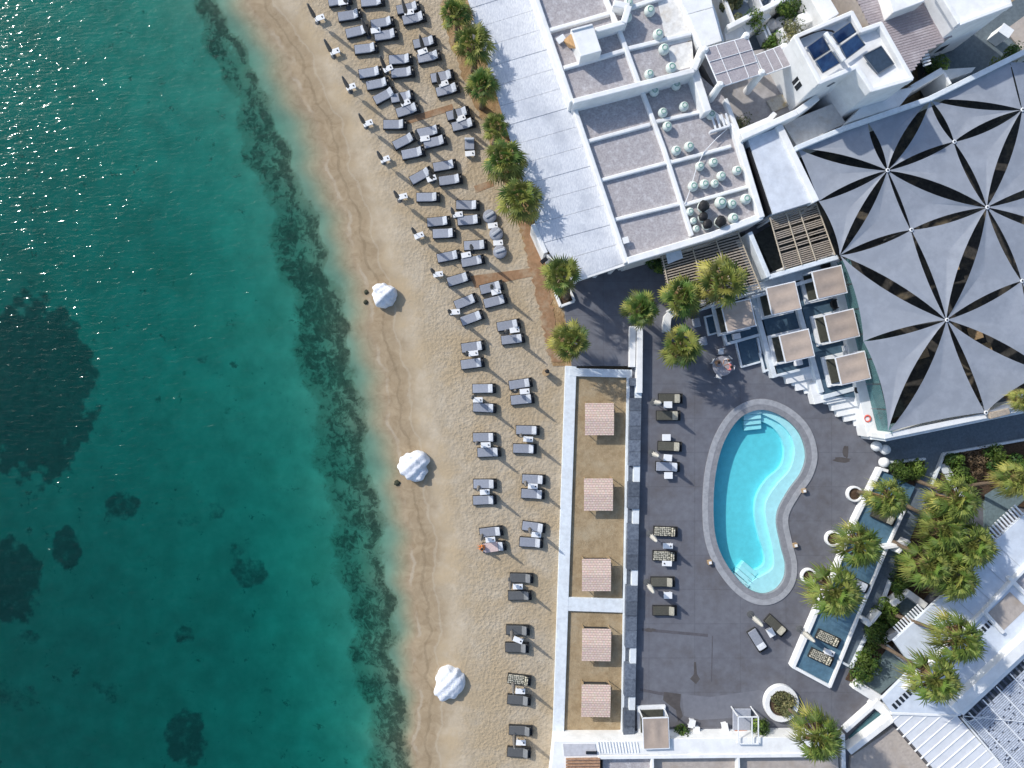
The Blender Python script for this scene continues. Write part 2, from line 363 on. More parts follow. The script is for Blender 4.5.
def terrain():
    xs = []; x = -48.0
    far = [-3000, -1200, -500, -220, -110, -75, -58]
    while x < 0: xs.append(x); x += .3
    while x < 60: xs.append(x); x += 2.5
    xs = far + xs + [75, 110, 220, 500, 1200, 3000]
    ys = []; y = -38.0
    while y < 38: ys.append(y); y += .3
    ys = [-3000, -1200, -500, -220, -110, -75, -55, -44] + ys + [44, 55, 75, 110, 220, 500, 1200, 3000]
    vs = []; wd = []
    rnd = random.Random(3)
    bumps = [(rnd.uniform(0, 6.28), rnd.uniform(.05, .45), rnd.uniform(0, 6.28)) for _ in range(8)]
    for y in ys:
        py = 384 - y * 11.77
        sx = (interp(SH, py) - 512) / 11.77; wx = (interp(WD, py) - 512) / 11.77
        whw = 1.1 + 1.4 * max(0, min(1, (py + 20) / 300)) * (1 if py < 520 else max(.62, 1 - (py - 520) / 500))
        for x in xs:
            d = (sx - x) * .93
            d += .22 * math.sin(y * .9 + 1) + .12 * math.sin(y * 2.3)
            if d < 0:
                z = SEAZ + min(-SEAZ, -d * .11)
                z += 0
            else:
                z = SEAZ - 3.15 * (1 - math.exp(-d / 12.0)) * min(1, .30 + .70 * d / 4.5)
                if py > 400: z -= min(.8, (py - 400) * .003 * min(1, d / 14))
                if py < 250: z += min(.45, (250 - py) * .003) * min(1, d / 14)
                z = max(z, -9)
                z += .08 * math.sin(x * .5 + y * .3) * math.sin(y * .41) * min(1, d / 6)
            if x > 7.5: z = -.5
            if -8 < x < 7.5 and 0: pass
            if 14 < x < 28 and -20 < y < 0: z = -2.2
            w = 0.0; wb = 0.0
            u = abs(x - wx + .5 * math.sin(y * .7) + .3 * math.sin(y * 1.9 + 2)) / (whw * 1.12)
            w = max(w, .78 * (1 - u * u)) if u < 1 else w
            u2 = abs(x - wx - whw * .62 + .4 * math.sin(y * .8 + 1) + .25 * math.sin(y * 2.1)) / .75
            if u2 < 1: w = max(w, 1.05 * (1 - u2 * u2))
            if d > 1.5:
                px = 512 + x * 11.77 * 58 / (58 + 3.4) ; pyy = 384 - y * 11.77 * 58 / (58 + 3.4)
                for bx, by, rx, ry, am in BLOBS:
                    q = ((px - bx) / rx) ** 2 + ((pyy - by) / ry) ** 2 + wob(px, pyy)
                    if q < 2.0:
                        wb = max(wb, min(1.0, (1.35 - q) * 1.6) * am)
            vs.append((x, y, z)); wd.append((max(0, w), max(0, wb), max(0, min(1, (-d - 2.2) / 3.5))))
    nx = len(xs)
    fs = [(j * nx + i, j * nx + i + 1, (j + 1) * nx + i + 1, (j + 1) * nx + i) for j in range(len(ys) - 1) for i in range(nx - 1)]
    me = bpy.data.meshes.new('ground'); me.from_pydata(vs, [], fs)
    ca = me.color_attributes.new('weed', 'FLOAT_COLOR', 'POINT')
    buf = []
    for w in wd: buf += [w[0], w[1], w[2], 1]
    ca.data.foreach_set('color', buf)
    me.polygons.foreach_set('use_smooth', [True] * len(fs)); me.update()
    o = bpy.data.objects.new('ground', me); C.objects.link(o); struct(o)
    # material
    m = bpy.data.materials.new('beach_and_seabed'); m.use_nodes = True
    nt = m.node_tree; L = nt.links.new; b = nt.nodes['Principled BSDF']; b.inputs['Roughness'].default_value = .95; b.inputs['Specular IOR Level'].default_value = .15
    g = nn(nt, 'ShaderNodeNewGeometry'); pos = g.outputs['Position']
    sx = nn(nt, 'ShaderNodeSeparateXYZ'); L(pos, sx.inputs[0])
    def noise(scale, det=6, rough=.6, dist=0, src=pos):
        n = nn(nt, 'ShaderNodeTexNoise'); n.inputs['Scale'].default_value = scale; n.inputs['Detail'].default_value = det
        n.inputs['Roughness'].default_value = rough; n.inputs['Distortion'].default_value = dist; L(src, n.inputs['Vector']); return n.outputs['Fac']
    def ramp(src, stops):
        r = nn(nt, 'ShaderNodeValToRGB'); e = r.color_ramp.elements
        while len(e) < len(stops): e.new(.5)
        for k, (p, c) in enumerate(stops): e[k].position = p; e[k].color = (*c, 1)
        L(src, r.inputs[0]); return r.outputs[0]
    def mrange(src, a, b_, c=0, d=1):
        r = nn(nt, 'ShaderNodeMapRange'); r.inputs[1].default_value = a; r.inputs[2].default_value = b_; r.inputs[3].default_value = c; r.inputs[4].default_value = d
        r.interpolation_type = 'SMOOTHSTEP'; L(src, r.inputs[0]); return r.outputs[0]
    def mix(f, a, b_):
        x = nn(nt, 'ShaderNodeMix', data_type='RGBA')
        if hasattr(f, 'links') or not isinstance(f, float): L(f, x.inputs[0])
        else: x.inputs[0].default_value = f
        for v, i in ((a, 6), (b_, 7)):
            if isinstance(v, tuple): x.inputs[i].default_value = (*v, 1)
            else: L(v, x.inputs[i])
        return x.outputs[2]
    def math_(op, a, b_):
        x = nn(nt, 'ShaderNodeMath', operation=op)
        for v, i in ((a, 0), (b_, 1)):
            if isinstance(v, (int, float)): x.inputs[i].default_value = v
            else: L(v, x.inputs[i])
        return x.outputs[0]
    dry = ramp(noise(.8, 8, .7), [(.30, (.37, .305, .215)), (.5, (.43, .36, .265)), (.68, (.49, .42, .32))])
    warm = mix(mrange(noise(.22, 4), .42, .62), dry, (.41, .325, .215))
    # brown dune soil under the palms by the long roof
    wet = ramp(noise(1.1, 6, .65, 1.0), [(.35, (.27, .205, .13)), (.65, (.36, .285, .19))])
    zz = math_('ADD', sx.outputs[2], math_('MULTIPLY', math_('SUBTRACT', noise(.45, 5, .6), .5), .28))
    land = mix(mrange(zz, -.27, -.08), wet, warm)
    bed = ramp(noise(.5, 6, .6), [(.3, (.19, .195, .14)), (.7, (.27, .275, .20))])
    base = mix(mrange(sx.outputs[2], SEAZ - .35, SEAZ - .02), bed, land)
    def band(src, c, w_):
        d_ = nn(nt, 'ShaderNodeMath', operation='ABSOLUTE'); L(math_('SUBTRACT', src, c), d_.inputs[0]); return mrange(d_.outputs[0], w_ * .3, w_, 1, 0)
    hz = math_('ADD', sx.outputs[2], math_('MULTIPLY', math_('SUBTRACT', noise(.9, 6, .65), .5), .10))
    base = mix(math_('MULTIPLY', math_('MULTIPLY', band(hz, SEAZ + .012, .022), mrange(noise(.35, 4), .42, .62)), .2), base, (.60, .57, .50))
    base = mix(math_('MULTIPLY', band(hz, SEAZ + .11, .018), .3), base, (.16, .12, .075))
    base = mix(math_('MULTIPLY', band(hz, SEAZ + .21, .014), .22), base, (.50, .45, .37))
    # weeds
    at = nn(nt, 'ShaderNodeAttribute', attribute_name='weed')
    wn = math_('ADD', math_('MULTIPLY', noise(1.3, 9, .75, .8), .62), math_('MULTIPLY', noise(.33, 4, .6, .5), .38))
    sa = nn(nt, 'ShaderNodeSeparateColor'); L(at.outputs['Color'], sa.inputs[0])
    wsum = math_('ADD', sa.outputs[0], math_('MULTIPLY', math_('SUBTRACT', wn, .5), 5.2))
    wmask = mrange(wsum, .42, .95)
    wm1 = math_('MULTIPLY', wmask, mrange(sa.outputs[0], .01, .4))
    bs = math_('ADD', sa.outputs[1], math_('MULTIPLY', math_('SUBTRACT', noise(1.1, 7, .68), .5), 1.5))
    wm2 = math_('MULTIPLY', mrange(bs, .28, .85), mrange(sa.outputs[1], .01, .3))
    halo = math_('MULTIPLY', mrange(math_('ADD', sa.outputs[0], math_('MULTIPLY', math_('SUBTRACT', wn, .5), 1.6)), .10, .45), .5)
    tn2 = math_('MULTIPLY', mrange(noise(1.7, 4, .7, .2), .66, .74), .55)
    wcol = ramp(noise(2.2, 8, .75), [(.32, (.018, .022, .014)), (.52, (.05, .052, .034)), (.7, (.13, .125, .085))])
    # small scattered tufts on the sea bed
    sn = noise(.62, 5, .75, .3)
    deep = mrange(sx.outputs[2], SEAZ - 1.4, SEAZ - .8, 1, 0)
    tuft = math_('MULTIPLY', math_('MULTIPLY', mrange(sn, .61, .70), deep), .8)
    base = mix(tuft, base, (.06, .07, .05))
    base = mix(math_('MULTIPLY', tn2, deep), base, (.05, .06, .045))
    base = mix(halo, base, (.10, .092, .055))
    drift = math_('MULTIPLY', mrange(noise(.16, 5, .6), .5, .7), math_('MULTIPLY', deep, .35))
    base = mix(drift, base, (.16, .17, .11))
    base = mix(math_('MULTIPLY', wm1, .9), base, wcol)
    base = mix(math_('MULTIPLY', wm2, .72), base, ramp(noise(1.6, 8, .75), [(.35, (.012, .016, .016)), (.65, (.055, .062, .05))]))
    L(base, b.inputs['Base Color'])
    v = nn(nt, 'ShaderNodeTexVoronoi'); v.inputs['Scale'].default_value = 3.6; L(pos, v.inputs['Vector'])
    hts = math_('ADD', math_('MULTIPLY', v.outputs['Distance'], .8), noise(7, 5, .65))
    bp = nn(nt, 'ShaderNodeBump'); bp.inputs['Distance'].default_value = .07
    L(math_('MULTIPLY', sa.outputs[2], .9), bp.inputs['Strength']); L(hts, bp.inputs['Height']); L(bp.outputs[0], b.inputs['Normal'])
    me.materials.append(m)
terrain()
mb = MB()
mb.prism([(-2900, -2900), (-3.0, -2900), (-3.0, 2900), (-2900, 2900)], -12, SEAZ)
struct(mb.build('sea_water', SEAW))

# brown sandy dune strip and the boardwalk
def strip(name, m, left, right, z):
    rj = random.Random(len(name)); amp = 2.2
    def rag(l):
        out = []
        for (a, b), (c, d) in zip(l, l[1:]):
            for i in range(12): out.append((a + (c - a) * i / 12 + rj.uniform(-amp, amp), b + (d - b) * i / 12))
        return out + [l[-1]]
    mb = MB(); L_ = [P(x, y, z) for x, y in rag(left)]; R_ = [P(x, y, z) for x, y in rag(right)]
    mb.prism(L_ + R_[::-1], -.3, z); return struct(mb.build(name, m))
strip('dune_soil', mat('dune_soil', (.36, .24, .125), .95, .15, 2.5, .9, 9, col2=(.25, .16, .08), dirt=(.50, .39, .25), dscale=.7, damt=.8, bdist=.08),
      [(436, -30), (446, 30), (462, 75), (484, 125), (508, 195), (522, 235), (533, 275), (545, 320), (553, 366)],
      [(462, -30), (474, 30), (497, 95), (520, 160), (538, 222), (550, 262), (560, 297), (567, 330), (572, 366)], .04)
strip('boardwalk', BOARD, [(521, 222), (527, 255), (533, 280), (541, 315), (548, 350), (553, 362)], [(533, 222), (541, 255), (549, 290), (557, 325), (562, 350), (563, 362)], .075)
for pts in ([(474, 186), (492, 180), (494, 186), (476, 193)], [(470, 276), (532, 268), (534, 276), (475, 288)], [(405, 118), (452, 104), (454, 110), (408, 124)]):
    mb = MB(); mb.poly(pts, .018, -.1); struct(mb.build('buried_path_mat', BOARD))

# ------------------------------------------------------------------ pool terrace
def catmull(pts, per=8):
    n = len(pts); out = []
    for i in range(n):
        p0, p1, p2, p3 = [Vector(pts[(i + k - 1) % n]) for k in range(4)]
        for j in range(per):
            t = j / per
            out.append(.5 * ((2 * p1) + (-p0 + p2) * t + (2 * p0 - 5 * p1 + 4 * p2 - p3) * t * t + (-p0 + 3 * p1 - 3 * p2 + p3) * t ** 3))
    return out
ZT = .5
po = [(40, 440), (46, 300), (78, 180), (140, 92), (225, 60), (312, 86), (380, 150), (407, 235), (390, 310), (345, 375), (314, 440), (325, 515), (342, 590), (332, 655), (290, 704), (228, 720), (160, 692), (98, 625), (55, 540)]
outer = catmull([tuple(P(690 + x / 3.2, 380 + y / 3.2, ZT)[:2]) for x, y in po])
def offset(pts, d):
    n = len(pts); a = sum(pts[i].x * pts[(i + 1) % n].y - pts[(i + 1) % n].x * pts[i].y for i in range(n)); sgn = 1 if a > 0 else -1
    out = []
    for i in range(n):
        t = (pts[(i + 1) % n] - pts[i - 1]).normalized(); out.append(pts[i] + Vector((-t.y, t.x)) * d * sgn)
    return out
mid = offset(outer, .47); inner = offset(outer, .93)
def ring(a, b, z1, z0):
    mb = MB(); n = len(a)
    vs = [(p.x, p.y, z1) for p in a] + [(p.x, p.y, z1) for p in b] + [(p.x, p.y, z0) for p in a] + [(p.x, p.y, z0) for p in b]
    fs = []
    for i in range(n):
        j = (i + 1) % n
        fs += [(i, j, n + j, n + i), (n + i, n + j, 3 * n + j, 3 * n + i), (2 * n + i, 2 * n + j, j, i)]
    return mb.add(vs, fs)
pool = thing('swimming_pool', 'kidney shaped turquoise pool with pale stone rim in the dark terrace', 'pool', P(756, 500, ZT))
ring(outer, mid, ZT + .07, -.2).build('coping', COPL, pool)
ring(mid, inner, ZT + .055, -.2).build('inner_coping', COPD, pool)
mb = MB(); n = len(inner)
inn2 = offset(outer, .90)
mb.add([(p.x, p.y, ZT + .04) for p in inn2] + [(p.x, p.y, -.6) for p in inn2] , [(i, (i + 1) % n, n + (i + 1) % n, n + i) for i in range(n)] + [tuple(range(n, 2 * n))])
mb.build('basin', POOLP, pool)
def PX(l, z): return [tuple(P(690 + x / 3.2, 380 + y / 3.2, z)[:2]) for x, y in l]
b1 = [(232, 108), (290, 138), (328, 180), (340, 230), (325, 288), (282, 338), (250, 390), (247, 440), (262, 510), (273, 570), (266, 610), (215, 640)]
b2 = [(225, 128), (270, 150), (300, 185), (312, 230), (300, 280), (255, 322), (224, 372), (216, 430), (228, 500), (246, 560), (243, 600), (200, 622)]
back = [(170, 675), (235, 695), (300, 672), (320, 610), (312, 540), (292, 470), (290, 410), (322, 355), (372, 295), (385, 230), (362, 155), (305, 105), (225, 85)]
def smooth_open(l, per=5):
    out = []
    for i in range(len(l) - 1):
        p0, p1, p2, p3 = [Vector(l[max(0, min(len(l) - 1, i + k - 1))]) for k in range(4)]
        for j in range(per):
            t = j / per; out.append(tuple(.5 * ((2 * p1) + (-p0 + p2) * t + (2 * p0 - 5 * p1 + 4 * p2 - p3) * t * t + (-p0 + 3 * p1 - 3 * p2 + p3) * t ** 3)))
    return out + [l[-1]]
def inpool(mb_pts):
    return mb_pts
MB().prism(PX(smooth_open(b1) + smooth_open(back), ZT), -.9, .2).build('bench', POOLS, pool)
MB().prism(PX(smooth_open(b2) + smooth_open(back), ZT), -.9, -.15).build('lower_bench', POOLS, pool)
mb = MB()
for k, (x, y) in enumerate([(176, 103), (177, 120), (179, 137), (182, 154)]):
    mb.prism(PX([(x, y - 6), (x + 55, y - 12), (x + 56, y + 4), (x, y + 10)], ZT), -.9, .30 - k * .16)
mb.build('stairs', POOLS, pool, bevel=.02)
mb = MB()
for k, (x, y) in enumerate([(138, 632), (150, 620), (160, 608), (170, 597)]):
    mb.prism(PX([(x, y), (x + 10, y - 11), (x + 56, y + 28), (x + 46, y + 39)], ZT), -.9, .30 - k * .13)
mb.build('stairs', POOLS, pool, bevel=.02)
inw = offset(outer, .91)
mbw = MB(); mbw.prism(inw, -1.05, .40); mbw.build('pool_water', POOLW, pool)
mb = MB()
for a in ((200, 622), (187, 640), (176, 652)):
    q = PX([a], .3)[0]; mb.tube((q[0], q[1], -.6), (q[0], q[1], .62), .02); 
mb.build('handrail', STEEL, pool)

# terrace sheet with a hole for the pool
def sheet_with_hole(name, outl, hole, z, zb, m):
    bm = bmesh.new()
    es = []
    for loop in (outl, hole):
        vs = [bm.verts.new((p[0], p[1], z)) for p in loop]
        es += [bm.edges.new((vs[i], vs[(i + 1) % len(vs)])) for i in range(len(vs))]
    bmesh.ops.triangle_fill(bm, use_beauty=True, edges=es)
    r = bmesh.ops.extrude_edge_only(bm, edges=[e for e in bm.edges if e.is_boundary])
    for v in [g for g in r['geom'] if isinstance(g, bmesh.types.BMVert)]: v.co.z = zb
    bmesh.ops.recalc_face_normals(bm, faces=bm.faces)
    me = bpy.data.meshes.new(name); bm.to_mesh(me); bm.free(); me.materials.append(m)
    o = bpy.data.objects.new(name, me); C.objects.link(o); return o
tp = [(563, 297), (572, 270), (600, 240), (760, 215), (840, 300), (892, 440), (1080, 400), (1080, 820), (632, 820), (632, 366), (572, 366)]
hole = offset(outer, .05)
struct(sheet_with_hole('terrace_floor', [tuple(P(x, y, ZT)[:2]) for x, y in tp], [tuple(p) for p in hole], ZT, -.6, TERR))
def add_joints(m):
    nt = m.node_tree; b = nt.nodes['Principled BSDF']; L = nt.links.new
    src = b.inputs['Base Color'].links[0].from_socket
    g = nn(nt, 'ShaderNodeNewGeometry'); br = nn(nt, 'ShaderNodeTexBrick'); br.offset = 0; br.inputs['Scale'].default_value = .26
    br.inputs['Mortar Size'].default_value = .012; br.inputs['Mortar Smooth'].default_value = .4; br.inputs['Brick Width'].default_value = 1.0; br.inputs['Row Height'].default_value = .75
    br.inputs['Color1'].default_value = (1, 1, 1, 1); br.inputs['Color2'].default_value = (.90, .90, .92, 1); br.inputs['Mortar'].default_value = (.70, .69, .70, 1)
    L(g.outputs['Position'], br.inputs['Vector'])
    mx = nn(nt, 'ShaderNodeMix', data_type='RGBA', blend_type='MULTIPLY'); mx.inputs[0].default_value = .5
    L(src, mx.inputs[6]); L(br.outputs[0], mx.inputs[7]); L(mx.outputs[2], b.inputs['Base Color'])
add_joints(TERR)
# expansion strips, repairs and stains lying in the paving
mb = MB()
for pts in ([(642, 628), (708, 634), (708, 637), (642, 631)], [(640, 688), (680, 696), (679, 699), (640, 691)], [(712, 636), (713, 636), (712, 682), (711, 682)]):
    mb.poly(pts, ZT + .004, ZT - .1)
struct(mb.build('paving_joint', mat('joint_dark', (.10, .097, .11), .8, .1)))
mb = MB()
rp = random.Random(21)
def stain(cx, cy, rx, ry, z=.006):
    mb.poly([(cx + rx * math.cos(a / 14 * 6.283) * rp.uniform(.7, 1.2), cy + ry * math.sin(a / 14 * 6.283) * rp.uniform(.7, 1.2)) for a in range(14)], ZT + z, ZT - .1)
mb.poly([(664, 692), (681, 694), (680, 706), (683, 716), (678, 722), (676, 710), (668, 704), (663, 700)], ZT + .006, ZT - .1)
mb.poly([(694, 662), (696, 662), (697, 674), (700, 679), (696, 684), (690, 679), (694, 674)], ZT + .008, ZT - .1)
stain(842, 460, 9, 3); stain(846, 452, 3, 7, .009); stain(650, 630, 6, 2); 
struct(mb.build('terrace_stain', mat('stain_brown', (.085, .078, .078), .8, .1, 2)))
mb = MB(); mb.poly([(682, 694), (710, 697), (760, 690), (800, 712), (760, 716), (700, 720), (684, 716)], ZT + .003, ZT - .1)
struct(mb.build('paving_repair', mat('repair_grey', (.165, .172, .20), .75, .05, 2, .2, 30)))

# ------------------------------------------------------------------ garden beds, white kerb walls, slate wall
mb = MB(); mb.poly([(572, 372), (627, 376), (622, 600), (566, 598)], .22, -.3); struct(mb.build('garden_soil', BEDS))
mb = MB(); mb.poly([(568, 610), (624, 612), (622, 742), (562, 742)], .215, -.3); struct(mb.build('garden_soil', BEDS))
gw = thing('garden_wall', 'long low white wall framing the two sandy beds beside the beach', 'wall', P(565, 560, 0))
def wpart(th, segs, ztop, zbot, w, name='wall', m=WHITE2, bevel=.03):
    for a, b in segs:
        mb = MB(); mb.wall(a, b, w, ztop, zbot); mb.build(name, m, th, bevel=bevel)
wpart(gw, [((571, 366), (558, 745))], .46, -.3, .95)
wpart(gw, [((569, 372), (641, 374))], .48, -.3, .68)
wpart(gw, [((563, 604), (623, 606))], .44, -.3, 1.15)
wpart(gw, [((628.5, 377), (622.5, 742))], .5, -.3, .26)
mb = MB(); mb.wall((577, 374), (627, 376), .12, .62, .3); 
# slate slabs wall
random.seed(11)
ys = [378, 386, 398, 411, 426, 440, 452, 466, 482, 497, 509, 524, 540, 555, 570, 586, 602, 616, 631, 648, 664, 680, 697, 711, 727, 741]
sw = thing('slate_wall', 'low wall of dark slate slabs with white gaps along the west side of the pool terrace', 'wall', P(632, 560, ZT))
whites = {1: 1, 7: 1, 10: 1, 14: 1, 19: 1, 22: 1}
for i in range(len(ys) - 1):
    y0, y1 = ys[i], ys[i + 1]
    xl = lambda y: 630.5 - (y - 378) * .0195
    xr = lambda y: 642.0 - (y - 378) * .0205
    if i in whites:
        mb = MB(); mb.poly([(xl(y0) + 5, y0), (xr(y0), y0), (xr(y1), y1), (xl(y1) + 5, y1)], .96 + jz(), .1); mb.build('white_step', WHITE2, sw, bevel=.02)
        mb = MB(); mb.poly([(xl(y0), y0), (xl(y0) + 5, y0), (xl(y1) + 5, y1), (xl(y1), y1)], .5 + jz(), .1); mb.build('landing', SLATE, sw)
    else:
        mb = MB(); mb.poly([(xl(y0), y0 + .15), (xr(y0), y0 + .15), (xr(y1), y1 - .15), (xl(y1), y1 - .15)], 1.08 + jz() * 3, .1); mb.build('slate_slab', SLATE, sw, bevel=.015)
# white wall stub north of it
nw = thing('white_bench_wall', 'straight double white wall running south from the palm beside the dark north terrace', 'wall', P(636, 350, ZT))
wpart(nw, [((633, 326), (632.5, 367))], 1.15, ZT - .1, .5, m=WHITE)
wpart(nw, [((640, 326), (639.5, 393))], 1.3, ZT - .1, .5, m=WHITE)

t = thing('curved_bench', 'short curved white masonry bench among the palms above the round table', 'bench', tuple(P(670, 322, ZT)))
mb = MB(); pts = [(667, 332), (667, 324), (668, 317), (672, 313), (678, 311)]; L_ = []; R_ = []
for i, (x, y) in enumerate(pts):
    a = P(*pts[max(0, i - 1)], 1.1); b = P(*pts[min(4, i + 1)], 1.1); d = (b - a).normalized(); n_ = Vector((-d.y, d.x, 0)) * .3; c = P(x, y, 1.1); L_.append(c + n_); R_.append(c - n_)
for i in range(4): mb.prism([L_[i], L_[i + 1], R_[i + 1], R_[i]], .4, 1.1)
mb.build('bench_body', WHITE, t)
mb = MB(); mb.wall((698, 304), (706, 302), .5, 1.2, .4); o = mb.build('white_block', WHITE, None, bevel=.04); tag(o, 'small white masonry block under the tallest palm beside the leftmost cabana', 'block')
# ------------------------------------------------------------------ woven daybeds on the beds
def woven_daybed():
    t = thing('woven_daybed', '', 'daybed', (0, 0, 0), 'woven roofed daybeds in the sandy beds')
    MB().box((0, .2, .16), (1.9, 2.0, .2)).build('bed_base', DARKW, t)
    MB().box((0, .2, .32), (1.8, 1.9, .14)).build('mattress', CUSHD, t, bevel=.04)
    MB().box((0, 1.05, .45), (1.7, .3, .16)).build('bolster', OLIVE, t, bevel=.05)
    mb = MB(); mb.add([(-1.2, -1.35, .94), (1.2, -1.35, .94), (1.2, 0, 1.06), (-1.2, 0, 1.06), (1.2, 1.32, .94), (-1.2, 1.32, .94),
                       (-1.2, -1.35, .87), (1.2, -1.35, .87), (1.2, 0, .99), (-1.2, 0, .99), (1.2, 1.32, .87), (-1.2, 1.32, .87)],
                      [(0, 1, 2, 3), (3, 2, 4, 5), (6, 9, 8, 7), (9, 11, 10, 8), (0, 6, 7, 1), (1, 7, 8, 2), (2, 8, 10, 4), (5, 4, 10, 11), (3, 9, 6, 0), (5, 11, 9, 3)])
    mb.build('woven_roof', WEAVE, t)
    for sx in (-1, 1):
        for sy in (-1, 1): MB().tube((sx * 1.1, sy * 1.22 + .1, 0), (sx * 1.14, sy * 1.28 + .06, .93), .035).build('post', WOOD, t)
        MB().tube((sx * 1.12, -1.2, .90), (sx * 1.12, 1.42, .90), .03).build('rail', WOOD, t)
    return t
wd = Proto(woven_daybed())
for k, (x, y, r, l) in enumerate([(599.5, 419, 0, 'topmost woven reed roof daybed in the upper sandy bed'), (598.5, 494.5, 0, 'woven reed roof daybed in the middle of the upper sandy bed'),
                        (596.5, 575, 0, 'woven reed roof daybed at the foot of the upper sandy bed'), (596.5, 645, -1, 'upper woven reed roof daybed in the lower sandy bed'),
                        (596, 701, -1, 'lower woven reed roof daybed in the lower sandy bed')]):
    q = P(x, y, 1.2); wd.place((q.x, q.y, .22), BH(r), l)

# ------------------------------------------------------------------ sun loungers
def lounger(cm, pm, fm, name='sun_lounger', cat='sun lounger', group='sun loungers in rows on the beach'):
    t = thing(name, '', cat, (0, 0, 0), group)
    fr = MB(); fr.box((0, .40, .2), (2.0, .05, .2)); fr.box((0, -.40, .2), (2.0, .05, .2)); fr.box((-1.0, 0, .2), (.06, .85, .2)); fr.box((.97, 0, .22), (.07, .75, .24)); fr.box((0, 0, .16), (1.9, .75, .06))
    fr.build('frame', fm, t)
    for sx in (-.9, .88):
        for sy in (-.36, .36): MB().box((sx, sy, .06), (.07, .07, .12)).build('leg', fm, t)
    MB().box((-.30, 0, .315), (1.36, .74, .11)).build('mattress', cm, t, bevel=.035)
    a = BH(-30)
    MB().box((.52, 0, .43), (.44, .72, .11), 0, a).build('backrest', pm, t, bevel=.035)
    MB().box((.60, 0, .535), (.27, .58, .08), 0, a).build('head_pillow', pm, t, bevel=.035)
    mb = MB(); mb.tube((.68, .3, .5), (.84, .3, .2), .02); mb.tube((.68, -.3, .5), (.84, -.3, .2), .02); mb.tube((.84, -.3, .2), (.84, .3, .2), .02); mb.build('backrest_prop', STEEL, t)
    return t
LG = Proto(lounger(CUSH, PILL, DARKW)); LD = Proto(lounger(CUSHD, PILLD, DARKW)); LP = Proto(lounger(PATT, PATT, DARKW))
A = [(340, 0, 10), (349.8, 15.2, 8), (357.6, 31.2, 12), (366.4, 48.4, 8), (370.7, 72.3, 8), (378.1, 83.6, 10), (385, 95.3, 28), (395.1, 124.4, 0), (404.5, 140.6, 28),
     (413.4, 152.8, 12), (421.3, 175.3, 28), (428.3, 197.1, 0), (438.9, 221.4, 5), (444.5, 233.3, 4), (448.9, 256.2, 12), (459, 279, 15), (466, 301.3, 22),
     (472.4, 317.7, 20), (473.3, 346.7, 9), (472.7, 363.4, 7), (484.3, 388.5, 0), (484.8, 407.8, -2), (484.8, 437.3, 2), (489.2, 452.2, 3), (485.2, 483.9, 2),
     (484.8, 500, 3), (491.5, 531.8, 6), (494.5, 546.8, 7)]
B = [(372.7, 1.5, 5), (382.6, 22.5, 8), (386.3, 34.8, 8), (400.8, 59.2, 5), (402.9, 72.3, 6), (402.5, 96.7, 12), (408, 109.8, 18), (428.9, 131.3, 12), (435.2, 141.6, 12),
     (445, 165.5, 10), (450.8, 179.7, 8), (467.9, 205, 0), (469.3, 220, 4), (475.8, 245.1, 5), (473.1, 260.9, 12), (491.7, 287.3, 14), (495.6, 301, 15), (508.8, 325, 10),
     (513.1, 339.1, 7), (520.8, 383.7, 10), (522.6, 399.3, 5), (527.9, 430.1, 0), (524.9, 448.7, -3), (534, 479.3, -2), (533.1, 493.9, -3), (534, 526.9, -7), (531.4, 542.4, -2),
     (521.7, 578.1, 0), (520, 595.5, 0), (518.1, 630.2, -2), (517.2, 647.7, -2), (519.4, 679.8, -5), (519.2, 700, -3), (520.9, 730.6, -2), (519.2, 752.5, -5)]
Cc = [(408.4, 7.8, 10), (414.3, 18, 12), (425, 42, 12), (429.3, 56.6, 12), (442.6, 76.2, 12), (447.9, 89.5, 13), (458.2, 113.3, 15), (463.7, 124.4, 15)]
rl = random.Random(5)
for ci, (col, nm) in enumerate(((A, 'seaward column'), (B, 'inner column'), (Cc, 'short top column by palms'))):
    for i, (x, y, a) in enumerate(col):
        pro = LG; fab = 'grey'
        if ci == 1 and i >= 27: pro = LD; fab = 'charcoal'
        if ci == 1 and i == 31: pro = LP; fab = 'dark patterned'
        til = ', tilted steeply' if a >= 20 else ''
        if ci == 0 and i == 27: lb = 'grey lounger under a pale pink towel, person in orange at its foot'
        else: lb = '%s sun lounger, %s in the %s%s' % (fab, ordp(i, len(col)), nm, til)
        q = P(x, y, .3)
        o = pro.place((q.x, q.y, -.02), BH(a) + BH(rl.uniform(-1.5, 1.5)), lb, (1.0, rl.uniform(.97, 1.03), 1))
# towel on the bottommost seaward lounger
q = P(494.5, 546.8, .3)
mb = MB(); mb.box((0, 0, 0), (1.15, .8, .03)); tw = tag(mb.build('towel', TOWEL, None, bevel=.01), 'pale pink towel spread over a grey beach lounger', 'towel')
tw.location = (q.x - .28, q.y - .03, .375); tw.rotation_euler = (0, 0, BH(8))

